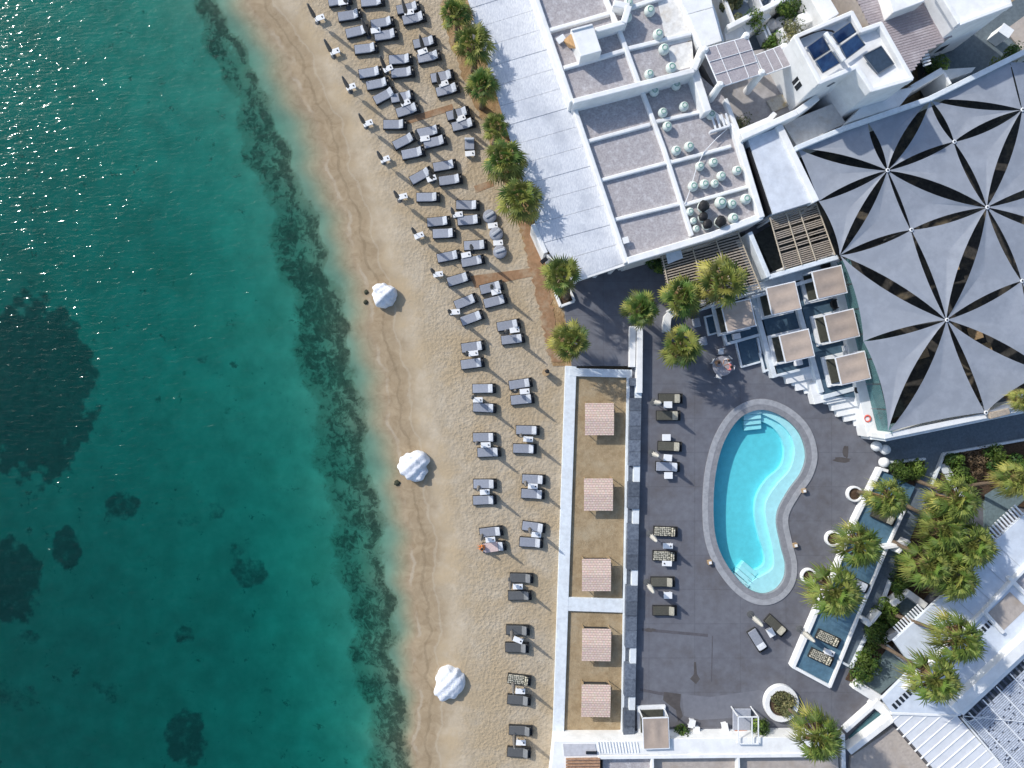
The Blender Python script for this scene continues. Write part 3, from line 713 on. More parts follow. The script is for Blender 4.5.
# pool side loungers
LO = Proto(lounger(OLIVE, OLIVEP, DARKW, group='pool side loungers')); LPP = Proto(lounger(PATT, PATT, DARKW, group='pool side loungers')); LGG = Proto(lounger(CUSH, PILL, DARKW, group='pool side loungers'))
for x, y, a, pr, z, l in [(670.6, 398.5, 0, LO, ZT, 'olive lounger nearest the big terrace palm, topmost of the pool row'),
        (668.5, 415.6, 0, LO, ZT, 'olive lounger second from top of the pool row, ivory parasol above it'),
        (670, 446.4, -2, LO, ZT, 'olive lounger alone between two white tables, third in the pool row'),
        (667.9, 466.7, -2, LGG, ZT, 'blue grey lounger with pale pillow, the only grey one in the pool row'),
        (665.8, 531.6, -2, LPP, ZT, 'patterned lounger above the pair of oblong white tables in the pool row'),
        (665, 556, -2, LPP, ZT, 'patterned lounger squeezed between two oblong white tables in the pool row'),
        (663, 582, 0, LO, ZT, 'olive lounger second from the bottom of the pool row'),
        (665, 610.7, 0, LO, ZT, 'olive lounger at the bottom end of the pool row'),
        (757.6, 640.4, -58, LGG, ZT, 'blue grey lounger slanting down right below the pool'),
        (776, 625.8, -43, LO, ZT, 'dark olive lounger slanting below the pool foot, beside the blue grey one'),
        (828.5, 638.7, -25, LPP, .92, 'upper patterned lounger on the blue platform'),
        (821.4, 657.4, -25, LPP, .92, 'lower patterned lounger on the blue platform'),
        (884, 517, -25, LO, .92, 'olive lounger on the blue platform between two palm crowns'),
        (857, 584, -25, LGG, .92, 'lounger half hidden under a palm crown on the blue platform')]:
    q = P(x, y, z + .3); pr.place((q.x, q.y, z), BH(a), l)

# ------------------------------------------------------------------ side tables
def side_table(w=.82, d=.45, h=.42, holes=True):
    t = thing('side_table', '', 'side table', (0, 0, 0), 'white side tables')
    MB().box((0, 0, h), (w, d, .04)).build('table_top', PLAST, t, bevel=.012)
    for sx in (-1, 1): MB().box((sx * (w / 2 - .1), 0, h / 2), (.05, d * .8, h - .02)).build('leg', PLAST, t)
    if holes: mb = MB(); mb.lathe([(.06, 0), (.06, .05), (.045, .06)], (w * .28, 0, h + .02), 12); mb.build('ashtray', BLACK, t)
    return t
ST = Proto(side_table()); STP = Proto(side_table(.7, .55, .42, False))
tabs = [(319.5, 17.6, 20), (334.8, 51.2, 20), (350.8, 86.5, 20), (368, 123, 20), (385, 159, 20), (402.5, 196.3, 15), (419, 235.4, 20), (438.1, 274.1, 8), (455.1, 311.9, 5), (473.3, 353.3, 8),
        (477.8, 399.9, 0), (485.7, 445, 2), (484.8, 492.1, 4), (490.4, 539.8, 5), (517.9, 586.7, 0), (518.1, 640.2, -22), (520.3, 691.4, -2), (520.9, 742.8, -3),
        (375.6, 30.3, 8), (388, 68.4, 25), (409, 12, 10), (422.7, 51.2, 20), (443.6, 83.4, 20), (405.5, 102.5, 22), (460.7, 118.2, 22), (424.8, 138.4, 10), (431.5, 178.3, 20),
        (457.9, 214.4, 8), (466.1, 254.8, 12), (496.1, 291.8, 15), (514.6, 330, 8), (524.7, 391.4, 6), (528.2, 439.2, -4), (532.8, 486.3, -3), (536.3, 534.8, -4), (343, 2, 10),
        (492.8, 225.4, 8), (498.1, 242.7, 5), (470, 153.4, 5)]
AB = [(x, y, 0, i) for i, (x, y, a) in enumerate(A)] + [(x, y, 1, i) for i, (x, y, a) in enumerate(B)] + [(x, y, 2, i) for i, (x, y, a) in enumerate(Cc)]
COLN = ['seaward', 'inner', 'top']
LEN = [len(A), len(B), len(Cc)]
def near_label(x, y):
    b = min(AB, key=lambda q: (q[0] - x) ** 2 + ((q[1] - y) * 1.3) ** 2)
    side = 'above' if b[1] > y else 'below'
    if abs(b[0] - x) > abs(b[1] - y) * 1.5: side = 'left of' if b[0] > x else 'right of'
    if abs(b[0] - x) + abs(b[1] - y) > 16: side = 'out to the left of' if b[0] > x else side
    return '%s lounger %s in %s column' % (side, ordp(b[3], LEN[b[2]]), COLN[b[2]])
for i, (x, y, a) in enumerate(tabs):
    q = P(x, y, .42)
    if i == 36: l = 'white table between the upper two round grey seats'
    elif i == 37: l = 'white table between the lower two round grey seats'
    elif i == 38: l = 'white table at the foot of the lone grey armchair on the sand'
    elif i < 9: l = 'lone white table, %s in the bare row nearest the sea' % (ordp(i, 9))
    else: l = 'white table ' + near_label(x, y)
    ST.place((q.x, q.y, -.02), BH(a), l)
for x, y, a, l, z, pr in [(668, 404.7, 0, 'white table between the top two olive pool loungers', ZT, STP), (666.5, 437.5, 0, 'white square table just above the lone olive pool lounger', ZT, STP),
        (667.9, 457.8, -5, 'white table between the olive and the blue grey pool loungers', ZT, STP), (668.5, 475.5, 0, 'white square table just below the blue grey pool lounger', ZT, STP),
        (667.9, 546, -2, 'oblong white table between the two patterned pool loungers', ZT, ST), (667, 563.5, 178, 'oblong white table below the lower patterned pool lounger', ZT, ST),
        (668, 595.4, 0, 'white square table between the bottom two pool loungers', ZT, STP), (771, 632.8, -60, 'white table between the slanting loungers below the pool', ZT, STP),
        (829.6, 652.7, -22, 'white table between the patterned loungers on the blue platform', .92, ST), (692, 724, 78, 'left white chair table standing by the south wall of the terrace', ZT, STP),
        (696.5, 731, 88, 'right white table of the two pushed together by the south wall', ZT, STP), (725, 727.5, 100, 'white table left of the bare white pavilion frame', ZT, STP)]:
    q = P(x, y, z + .42); pr.place((q.x, q.y, z), BH(a), l)

# ------------------------------------------------------------------ closed parasols
def parasol(fm, h=2.9, name='closed_parasol', group='closed parasols on the beach'):
    t = thing(name, '', 'parasol', (0, 0, 0), group)
    MB().lathe([(.22, 0), (.22, .05), (.06, .09)], n=16).build('base', CUSHD, t)
    MB().tube((0, 0, .05), (0, 0, h), .025).build('pole', STEEL, t)
    mb = MB(); n = 14; prof = [(.13, .9), (.18, 1.05), (.17, 1.5), (.14, 2.1), (.09, h - .15), (.02, h - .02)]
    vs = []; fs = []
    for k, (r, z) in enumerate(prof):
        for i in range(n):
            q = r * (1.0 if i % 2 else .62); tt = 2 * PI * i / n + k * .12; vs.append((q * math.cos(tt), q * math.sin(tt), z))
    for k in range(len(prof) - 1):
        for i in range(n): fs.append((k * n + i, k * n + (i + 1) % n, (k + 1) * n + (i + 1) % n, (k + 1) * n + i))
    fs += [tuple(range(n - 1, -1, -1)), tuple(range((len(prof) - 1) * n, len(prof) * n))]
    mb.add(vs, fs); mb.build('canopy', fm, t, smooth=True)
    MB().lathe([(.001, 0), (.035, .02), (.035, .05), (.001, .08)], (0, 0, h - .03), 10).build('finial', STEEL, t)
    return t
PR = Proto(parasol(PARA))
tops = [(307.3, 3.4), (324, 39), (342, 76.2), (358.6, 113.3), (377, 151), (393.7, 190.6), (411.6, 227.5), (430.9, 268.5), (448, 309.8), (465.7, 352),
        (471.6, 398), (476, 444.7), (477.8, 490.4), (481, 540.6), (510.3, 589.8), (512, 640.5), (513.3, 694), (514.4, 748.7),
        (361.5, 18.5), (380, 55.7), (402, -1), (419.5, 34.7), (436.7, 72.3), (398.6, 92.8), (453.7, 108.4), (415.2, 129.9), (429, 170.5),
        (451.2, 207.3), (470.5, 244.2), (491.2, 284.3), (506, 330), (515.6, 390.7), (521.4, 436.8), (526, 485.5), (530.5, 534), (340, -12)]
for i, (x, y) in enumerate(tops):
    q = P(x, y, 2.9); g = P(tabs[i][0], tabs[i][1], .42) if i < len(tabs) else q
    if i < 9: l = 'closed taupe parasol beside the lone table %s in the row nearest the sea' % (ordp(i, 9))
    else: l = 'closed parasol by table ' + near_label(tabs[i][0], tabs[i][1])
    o = PR.place((q.x, q.y, -.02), rl.uniform(0, 6), l)
PW = Proto(parasol(PARAW, 2.9, group='ivory parasols by the pool'))
for x, y, z, l in [(661, 403, ZT, 'closed ivory parasol between the top two olive pool loungers'), (659, 456.4, ZT, 'closed ivory parasol by the blue grey pool lounger'),
                   (657, 541.6, ZT, 'closed ivory parasol between the two patterned pool loungers'), (654, 593, ZT, 'closed ivory parasol between the bottom two pool loungers'),
                   (763, 626.4, ZT, 'closed ivory parasol between the slanting loungers below the pool'), (815, 642, .92, 'closed ivory parasol on the blue platform')]:
    q = P(x, y, 2.9 + z); PW.place((q.x, q.y, z), rl.uniform(0, 6), l, (1.35, 1.35, 1))

# round seats and armchair on the sand
def round_seat():
    t = thing('round_daybed', '', 'round seat', (0, 0, 0), 'three round grey seats by the boardwalk')
    MB().lathe([(.48, 0), (.56, .08), (.56, .34), (.5, .36)], n=24).build('base', DARKW, t, smooth=False)
    MB().lathe([(.55, .33), (.59, .40), (.54, .47), (.2, .49)], n=24).build('cushion', CUSH, t, smooth=True)
    MB().box((.1, 0, .53), (.26, .85, .16), BH(28)).build('back_cushion', PILL, t, bevel=.06)
    return t
RS = Proto(round_seat())
for x, y, r, l in [(489.8, 216.1, 95, 'upper round grey seat by the boardwalk'), (496.3, 233.7, 100, 'middle round grey seat between two white tables'), (500, 251.6, 80, 'lower round grey seat nearest the boardwalk bend')]:
    q = P(x, y, .45); RS.place((q.x, q.y, -.02), BH(r), l)
q = P(469.6, 144, .4)
t = thing('lounge_armchair', 'single grey armchair standing apart on the sand by palms', 'armchair', (q.x, q.y, 0))
def lb(c, s, nm, m, bv=.04): MB().box((q.x + c[0], q.y + c[1], c[2]), s).build(nm, m, t, bevel=bv)
lb((0, 0, .16), (.86, .95, .26), 'base', DARKW, .02); lb((0, -.08, .36), (.8, .75, .14), 'seat', CUSH); lb((0, .36, .5), (.8, .18, .42), 'backrest', PILL)

# wicker bin
q = P(545.7, 372.5, .5)
t = thing('wicker_bin', 'brown wicker bin alone on the sand near the north end of the garden wall', 'bin', (q.x, q.y, 0))
MB().lathe([(.2, 0), (.27, .5), (.29, .9)], (q.x, q.y, 0), 14).build('basket', mat('brown_wicker', (.20, .12, .06), .9, .3, 30, .8, 60), t)
MB().lathe([(.31, .88), (.31, .93), (.22, .94)], (q.x, q.y, 0), 14).build('rim', WOOD, t)
mb = MB(); mb.lathe([(.12, .2), (.18, .95), (.08, 1.05)], (q.x + .1, q.y + .1, 0), 9, wob=.15); mb.build('bag_liner', BLACK, t)

# white wrapped boulders at the water's edge
def boulder(px, py, rx, ry, rot, seed, label, skirt):
    q = P(px, py, .9); r = random.Random(seed)
    bm = bmesh.new(); bmesh.ops.create_icosphere(bm, subdivisions=4, radius=1)
    ph = [(r.uniform(0, 6), r.uniform(0, 6), r.uniform(1.5, 6)) for _ in range(9)]
    for v in bm.verts:
        c = v.co.copy(); a = math.atan2(c.y, c.x)
        hr = math.hypot(c.x, c.y)
        f = 1 + .05 * math.sin(3 * a + ph[0][0]) + .02 * math.sin(8 * a + ph[1][0] + c.z * 9) + .012 * math.sin(17 * a + ph[2][0] + c.z * 14)
        n = sum(math.sin(c.x * k * 1.7 + p1) * math.sin(c.y * k * 1.9 + p2) for p1, p2, k in ph) * .034
        sk = skirt(a)
        z = c.z
        low = max(0, .35 - z)
        v.co = Vector((c.x * f * (1 + n + low * sk), c.y * f * (1 + n + low * sk), ((abs(z) ** .65) * (1 if z > 0 else -1) * .72 + n * 1.3)))
        v.co.x *= rx; v.co.y *= ry
        v.co.z = max(-.35, v.co.z * 1.0) + .25
    me = bpy.data.meshes.new('wrapped_boulder'); bm.to_mesh(me); bm.free(); me.materials.append(ROCKW)
    me.polygons.foreach_set('use_smooth', [True] * len(me.polygons))
    o = bpy.data.objects.new('wrapped_boulder', me); C.objects.link(o); o.location = (q.x, q.y, SEAZ + .25); o.rotation_euler = (0, 0, BH(rot))
    return tag(o, label, 'boulder', 'white wrapped boulders at the waterline')
boulder(382, 293, 1.0, 1.0, 0, 1, 'white cloth wrapped boulder at the waterline, smallest and northernmost', lambda a: .35 * max(0, math.cos(a + .9)))
boulder(411.5, 467, 1.22, 1.22, 0, 2, 'roundest white wrapped boulder at the waterline, middle of the three', lambda a: .25 * max(0, math.cos(a + .5)) + .15 * max(0, math.cos(a - 1.2)))
boulder(448.5, 687, 1.2, 1.35, 0, 3, 'squarish white wrapped boulder nearest the bottom of the beach', lambda a: .3 * max(0, math.cos(2 * a - 1.4)) + .1)

# ------------------------------------------------------------------ people
def person(loc, heading, label, top, bottom, hair=HAIRM, legs=SKIN, seat=.45, lean=.1, arms='table'):
    """seated figure facing +x before rotation; loc is the ground point under the hips"""
    t = tag(None or bpy.data.objects.new('person', bpy.data.meshes.new('person')), label, 'person')
    C.objects.link(t)
    s = seat
    V = []; E = []; R = []
    def v(p, r, par=None):
        V.append(p); R.append(r)
        if par is not None: E.append((par, len(V) - 1))
        return len(V) - 1
    hip = v((0, 0, s + .10), .13)
    wa = v((-.01 + lean * .3, 0, s + .28), .12, hip); ch = v((lean * .8, 0, s + .48), .135, wa); nk = v((lean * 1.1, 0, s + .60), .06, ch)
    hd0 = v((lean * 1.3 + .01, 0, s + .69), .075, nk); hd = v((lean * 1.4 + .02, 0, s + .79), .098, hd0); hd1 = v((lean * 1.4, 0, s + .87), .07, hd)
    nose = v((lean * 1.4 + .125, 0, s + .77), .014, hd)
    for sy in (-1, 1):
        sh = v((lean * .9, sy * .18, s + .52), .058, ch)
        if arms == 'table': el, ha = (lean + .14, sy * .26, s + .30), (lean + .38, sy * .13, s + .31)
        else: el, ha = (lean + .05, sy * .24, s + .27), (lean + .26, sy * .18, s + .13)
        e = v(el, .042, sh); h = v(ha, .03, e)
        d = (Vector(ha) - Vector(el)).normalized(); pm = v(tuple(Vector(ha) + d * .06), .034, h)
        k = v((0.44, sy * .12, s + .07), .068, v((.06, sy * .10, s + .06), .09, hip)); a = v((.46, sy * .12, .10), .038, k); v((.60, sy * .13, .04), .036, a)
    me = t.data; me.from_pydata(V, E, [])
    bm = bmesh.new(); bm.from_mesh(me); ly = bm.verts.layers.skin.verify(); bm.verts.ensure_lookup_table()
    for i, x in enumerate(bm.verts): x[ly].radius = (R[i], R[i]); x[ly].use_root = (i == 0)
    bm.to_mesh(me); bm.free(); me.materials.append(SKIN)
    t.modifiers.new('skin', 'SKIN').use_smooth_shade = True; t.modifiers.new('sub', 'SUBSURF').levels = 1
    for md in t.modifiers:
        if md.type == 'SUBSURF': md.render_levels = 2
    def cloth(name, idx, edges, ex, m):
        mm = bpy.data.meshes.new(name); mm.from_pydata([V[i] for i in idx], [], []) if 0 else mm.from_pydata([V[i] for i in idx], [(idx.index(a), idx.index(b)) for a, b in edges], [])
        b2 = bmesh.new(); b2.from_mesh(mm); ly = b2.verts.layers.skin.verify(); b2.verts.ensure_lookup_table()
        for i, x in enumerate(b2.verts): x[ly].radius = (R[idx[i]] + ex, R[idx[i]] + ex); x[ly].use_root = (i == 0)
        b2.to_mesh(mm); b2.free(); mm.materials.append(m)
        o = bpy.data.objects.new(name, mm); C.objects.link(o); o.parent = t
        o.modifiers.new('skin', 'SKIN').use_smooth_shade = True; o.modifiers.new('sub', 'SUBSURF').levels = 1
    # vertex order: 0 hip 1 waist 2 chest 3 neck 4.. head 7 nose | side: sh e h pm thigh knee ankle toe
    a0, b0 = 8, 16
    cloth('shirt', [0, 1, 2, a0, a0 + 1, b0, b0 + 1], [(0, 1), (1, 2), (2, a0), (a0, a0 + 1), (2, b0), (b0, b0 + 1)], .02, top)
    cloth('trousers', [0, a0 + 4, a0 + 5, b0 + 4, b0 + 5] + ([a0 + 6, b0 + 6] if legs is not SKIN else []), [(0, a0 + 4), (a0 + 4, a0 + 5), (0, b0 + 4), (b0 + 4, b0 + 5)] + ([(a0 + 5, a0 + 6), (b0 + 5, b0 + 6)] if legs is not SKIN else []), .016, bottom)
    for sy, base in ((-1, a0), (1, b0)):
        hp = Vector(V[base + 3]); d = (hp - Vector(V[base + 2])).normalized(); u = Vector((0, sy, 0))
        hb = MB()
        for k in range(4):
            st = hp + u * (-.024 + k * .016); L_ = (.05, .06, .056, .045)[k]
            hb.path([st - d * .02, st + d * L_ * .6, st + d * L_ + Vector((0, 0, -.015))], [.009, .008, .006], 6)
        st = hp - d * .03 - u * .03; hb.path([st, st - u * .025 + d * .03, st - u * .03 + d * .055], [.010, .009, .007], 6)
        o = hb.build('fingers', SKIN, None, smooth=True); o.parent = t
    hb = MB(); hb.lathe([(.001, .115), (.06, .105), (.1, .06), (.112, 0), (.105, -.06), (.08, -.10)][::-1], (V[5][0] - .022, 0, V[5][2] + .02), 14)
    o = hb.build('hair', hair, None, smooth=True); o.parent = t
    t.location = loc; t.rotation_euler = (0, 0, heading)
    return t
q = P(483.2, 547.5, .6)
person((q.x + .05, q.y, 0), BH(187), 'person in orange sitting on the foot of a towel covered beach lounger', ORANGE, ORANGE, seat=.34, lean=.12, arms='lap')
# table with people on the pool terrace
q = P(722.6, 366, ZT + .74)
t = thing('round_table', 'round grey table with people sitting around it near the cabanas', 'table', (q.x, q.y, ZT))
MB().lathe([(.80, .70), (.83, .72), (.83, .74), (.79, .75)], (q.x, q.y, ZT), 32).build('table_top', mat('grey_stone_top', (.34, .33, .35), .6, .1, 5), t)
MB().lathe([(.30, 0), (.28, .04), (.06, .1), (.06, .7)], (q.x, q.y, ZT), 16).build('pedestal', STEEL, t)
TC = q
def chair():
    t = thing('white_chair', '', 'chair', (0, 0, 0), 'white chairs around the round table')
    MB().box((0, 0, .43), (.44, .44, .05)).build('seat', PLAST, t, bevel=.02)
    MB().box((-.22, 0, .68), (.04, .42, .42), 0, BH(-8)).build('backrest', PLAST, t, bevel=.02)
    for sx in (-.18, .18):
        for sy in (-.18, .18): MB().tube((sx * 1.1, sy * 1.1, 0), (sx, sy, .42), .02).build('leg', PLAST, t)
    return t
CH = Proto(chair())
def around(ang, dist, label, pers=None):
    a = BH(ang); x = TC.x + math.cos(a) * dist; y = TC.y + math.sin(a) * dist
    CH.place((x, y, ZT), a + PI, label)
    if pers: person((x, y, ZT), a + PI, *pers)
around(92, 1.2, 'empty white chair at the upper side of the round table')
around(150, .66, 'white chair under the person in tan at the round table', ('person in tan top with dark hair at the left of the round table', SHN, SHB))
around(48, .72, 'white chair under the person in white at the round table', ('person in white top with dark hair at the round table', SHW, SHB, HAIRM, SHB))
around(-8, .72, 'white chair under the person in pink at the round table', ('person in pink top and red trousers at the round table', SHP, SHR, HAIRM, SHR))
around(-105, .82, 'empty white chair tucked under the lower side of the round table')

# ------------------------------------------------------------------ long whitewashed roof beside the palms
q = P(550, 140, 0)
wr = thing('beach_restaurant', 'long building with whitewashed reed roof panels between palms and grey roofs', 'building', (q.x, q.y, 0))
ZR = 3.4
def lerp(a, b, t): return (a[0] + (b[0] - a[0]) * t, a[1] + (b[1] - a[1]) * t)
def RE(y): return (537 + y * .3435, y)      # right edge
def LE(y):
    if y < 222: return (468 + y * .302, y)
    if y < 253: return (535 + (y - 222) * .38, y)
    return (546.8 + (y - 253) * 1.04, y)
yr = -70.0; k = 0
while yr < 262:
    y2 = min(yr + 19.6, 262)
    def lft(y): return LE(y + 19.5 + max(0, (y - 210)) * -.03)
    if y2 >= 262: quad = [RE(yr), (626, 262), (574, 280), (547, 254), lft(yr)]
    else: quad = [RE(yr), RE(y2 - .28), lft(y2 - .28), lft(yr)]
    mb = MB(); mb.poly(quad, ZR + (k % 3) * .015, ZR - .12); mb.build('roof_panel', WREED, wr)
    yr = y2; k += 1
mb = MB(); mb.wall((533, 224), (546, 253), .35, ZR + .08, 0); mb.build('parapet', WHITE, wr, bevel=.04)
mb = MB(); mb.wall((547, 255), (574, 281), .14, ZR - .05, ZR - .3); mb.wall((574, 281), (627, 263.5), .22, ZR - .03, ZR - .35); mb.build('edge_beam', WHITE, wr)
for x, y in ((576, 279), (598, 271), (614, 267), (549, 256), (536, 228), (520, 175), (503, 120), (487, 70), (473, 22)):
    a = P(x, y, ZR - .2); mb = MB(); mb.box((a.x, a.y, (ZR - .2) / 2), (.28, .28, ZR - .2)); mb.build('post', WHITE, wr)
a = [RE(-70), RE(262), (590, 262), (500, -70)]
mb = MB(); mb.poly([RE(-70), (626.5, 261), (596, 270), (500, -70)], ZR - .35, .1); mb.build('back_room', WHITE, wr)
q = P(544, 260.5, 3.6); t = thing('floodlight', 'small dark floodlight on the lower corner of the whitewashed reed roof', 'floodlight', (q.x, q.y, 3.3))
MB().box((q.x, q.y, 3.62), (.55, .32, .3), BH(40), BH(20)).build('lamp_head', BLACK, t, bevel=.03); MB().tube((q.x, q.y, 3.2), (q.x, q.y, 3.6), .04).build('bracket', STEEL, t)

# ------------------------------------------------------------------ hotel building, grid of flat roofs
q = P(650, 140, 0)
hb = thing('hotel_building', 'white flat roofed building divided by low parapets into grey rendered roof bays', 'building', (q.x, q.y, 0))
Z1, Z2 = 3.6, 4.9
mb = MB(); mb.poly([(572, 101), (627, 260), (660, 250), (711, 234.5), (761, 216), (735, 127), (724, 97), (694, 70), (640, 84)], Z1, 0); mb.build('lower_roof', ROOFG, hb)
mb = MB(); mb.poly([(513, -70), (573, 101), (694, 70), (678, 0), (655, -70)], Z2, 0); mb.build('upper_roof', ROOFG, hb)
def hwall(a, b, w, zt, zb, nm='parapet', m=WHITE):
    mb = MB(); mb.wall(a, b, w, zt, zb, ext=.05); mb.build(nm, m, hb, bevel=.07)
hwall((513, -70), (572, 101), .36, Z2 + .35, 0)
hwall((573, 103), (627, 262), .36, Z1 + .45, 0)
hwall((573.5, 101), (694, 70), .42, Z2 + .5, Z1 - 1)
hwall((628, 260.5), (711, 235.5), .55, Z1 + .5, 0)
hwall((711, 235.5), (762, 216), .55, Z1 + .51, 0)
hwall((762, 217), (735, 127), .5, Z1 + .6, 0)
hwall((735, 128), (709, 109), .3, Z1 + .4, 0)
hwall((708, 111), (694, 68), .62, Z1 + 1.3, 0)
hwall((694, 69), (703, 47), .5, Z2 + .5, 0)
hwall((700, 46), (678, -5), .3, Z2 + .35, 0)
hwall((678, -5), (657, -70), .3, Z2 + .35, 0)
ribs1 = [((588, 141), (650, 124)), ((601, 180), (672, 161)), ((615, 219.5), (684, 202.5)), ((654, 122), (707, 110)), ((668, 163), (731, 146)), ((685, 204.5), (748, 186.5))]
for a, b in ribs1: hwall(a, b, .30, Z1 + .28, Z1 - .2, 'roof_rib')
hwall((640, 84), (664, 148), .34, Z1 + .34, Z1 - .2, 'roof_rib'); hwall((664, 148), (692, 235), .34, Z1 + .345, Z1 - .2, 'roof_rib')
ribs2 = [((550, 30), (609, 13)), ((564, 67.5), (624, 50)), ((627, 48.5), (691, 33)), ((626, 8.5), (664, -4)), ((535, -12), (600, -30))]
for a, b in ribs2: hwall(a, b, .34, Z2 + .28, Z2 - .2, 'roof_rib')
hwall((602, -12), (616, 22), .36, Z2 + .36, Z2 - .2, 'roof_rib'); hwall((618, 26), (639, 83), .36, Z2 + .36, Z2 - .2, 'roof_rib')
hwall((596, 30), (624, 22), .42, Z2 + 1.15, Z2 - .2); hwall((624, 22), (629, 6), .5, Z2 + 1.2, Z2 - .2); hwall((629, 6), (614, 3), .5, Z2 + 1.1, Z2 - .2)
# pale patch of newer render
mb = MB(); mb.poly([(656, -6), (676, -6), (692, 40), (667, 46)], Z2 + .006, Z2 - .1); mb.build('pale_roof_patch', mat('pale_render', (.74, .73, .70), .9, .08, 3, .3, 20, dirt=(.42, .33, .2), dscale=.8, damt=.5), hb)
mb = MB(); mb.poly([(668, 47), (692, 41), (694, 66), (672, 72)], Z2 + .008, Z2 - .1); mb.build('pale_roof_patch', MATS['pale_render'], hb)
mb = MB(); mb.poly([(570.5, 29.3), (592.5, 23.4), (601.8, 50.8), (580.8, 56.6)], Z2 + 1.6, Z2 - .1); sh = sub(mb.build('stair_housing', WHITE, hb, bevel=.05))
mb = MB(); mb.wall((571.5, 29.8), (592, 24.4), .12, Z2 + 1.72, Z2 + 1.5); mb.build('ridge', WHITE, sh)
# plywood sheets beside the stair housing
q = P(571, 41, Z2 + .2); t = thing('plywood_sheet', 'orange plywood sheets leaning against the rooftop stair housing', 'board', (q.x, q.y, Z2))
mb = MB(); c = [P(562.5, 41, Z2 + .05), P(571, 34, Z2 + 1.3), P(578, 49, Z2 + 1.3), P(569, 48, Z2 + .1)]
mb.add([tuple(v) for v in c] + [(v.x, v.y, v.z + .05) for v in c], [(3, 2, 1, 0), (4, 5, 6, 7), (0, 1, 5, 4), (1, 2, 6, 5), (2, 3, 7, 6), (3, 0, 4, 7)]); mb.build('board', PLY, t)
MB().box((q.x + .45, q.y + .3, Z2 + .25), (.2, .3, .5)).build('dark_gap_board', BLACK, t)
q = P(561, 39, Z2 + .25); t = thing('roof_hatch', 'small white hatch cover on the roof by the plywood sheets', 'hatch', (q.x, q.y, Z2))
MB().box((q.x, q.y, Z2 + .12), (.6, .42, .24), BH(35)).build('hatch_box', WHITE, t, bevel=.02); MB().box((q.x, q.y, Z2 + .26), (.68, .5, .05), BH(35)).build('hatch_lid', PAD, t, bevel=.01)
q = P(625.5, 240.5, Z1 + .3); t = thing('roof_vent_box', 'small white vent box on the grey roof by its lower left corner', 'vent', (q.x, q.y, Z1))
MB().box((q.x, q.y, Z1 + .2), (.4, .42, .4), BH(17)).build('vent_box', WHITE, t, bevel=.03); MB().box((q.x, q.y, Z1 + .43), (.48, .5, .06), BH(17)).build('vent_cap', WHITE, t, bevel=.01)
# gap shadow slot on white flat roof
q = P(705, 20, 0); t = thing('white_annex', 'small building with plain bright white two panel roof beside the bamboo pergola', 'building', (q.x, q.y, 0))
ZA = 5.4
mb = MB(); mb.poly([(682, 3), (673, -40), (695, -50), (711, -4), (713, 7), (688, 14)], ZA, 0); mb.build('roof_panel', WHITE, t, bevel=.03)
mb = MB(); mb.poly([(688, 14.5), (713, 7.5), (722, 41), (702, 47.5)], ZA + .03, 0); mb.build('roof_panel', WHITE, t, bevel=.03)
mb = MB(); mb.poly([(713, 3), (718, 18), (724, 41), (722, 41), (712, 8)], ZA - .8, 0); mb.build('side_ledge', WHITE2, t)
mb = MB(); mb.wall((718, -20), (735, 24), .18, ZA - 1.5, 0); mb.build('side_ledge', WHITE, t)

# ceramic jars on the roof
def jar(m2, s=1, bag=False):
    t = thing('ceramic_jar', '', 'jar', (0, 0, 0), 'pale ceramic jars on the hotel roof')
    MB().lathe([(.26, 0), (.36, .15), (.39, .32), (.33, .5), (.22, .6), (.20, .62)], n=20).build('body', CLAY, t, smooth=True)
    if bag: mb = MB(); mb.lathe([(.30, .45), (.40, .55), (.38, .7), (.2, .85), (.05, .88)], n=11, wob=.12); mb.build('black_bag', BLACK, t)
    else: MB().lathe([(.20, .60), (.215, .64), (.15, .645), (.13, .50), (.02, .48)], n=18).build('mouth', m2, t, smooth=True)
    return t
JR = Proto(jar(CLAYG)); JB = Proto(jar(CLAYG, bag=True))
jars = [(629, 2, Z2, 1), (627.5, 16, Z2, 1), (650, 10, Z2, 1.1), (658.6, 33.6, Z2, 1.1), (664.4, 48.4, Z2, 1.1), (671.6, 67, Z2, 1.1), (649.7, 73.4, Z2, 1),
        (654.7, 90.6, Z1, 1), (676.6, 84.4, Z1, 1), (663.3, 111.7, Z1, 1), (684.4, 105.5, Z1, 1), (667.8, 125.6, Z1, 1), (676.7, 149.8, Z1, 1), (689.7, 146, Z1, 1.05),
        (700.5, 165.5, Z1, .95), (714, 161.6, Z1, .95), (722, 175.3, Z1, .98), (737.7, 169.8, Z1, .98), (693.4, 185.8, Z1, 1.05), (705, 183.4, Z1, .98), (715.5, 182.7, Z1, .85),
        (721, 202.5, Z1, 1.25), (732.5, 203.4, Z1, 1), (746.3, 198.6, Z1, 1.1), (733.8, 217.8, Z1, 1.1), (690.8, 211, Z1, .85), (694.2, 220.2, Z1, .75), (697, 228, Z1, .75), (711.6, 114, Z1, 1.0)]
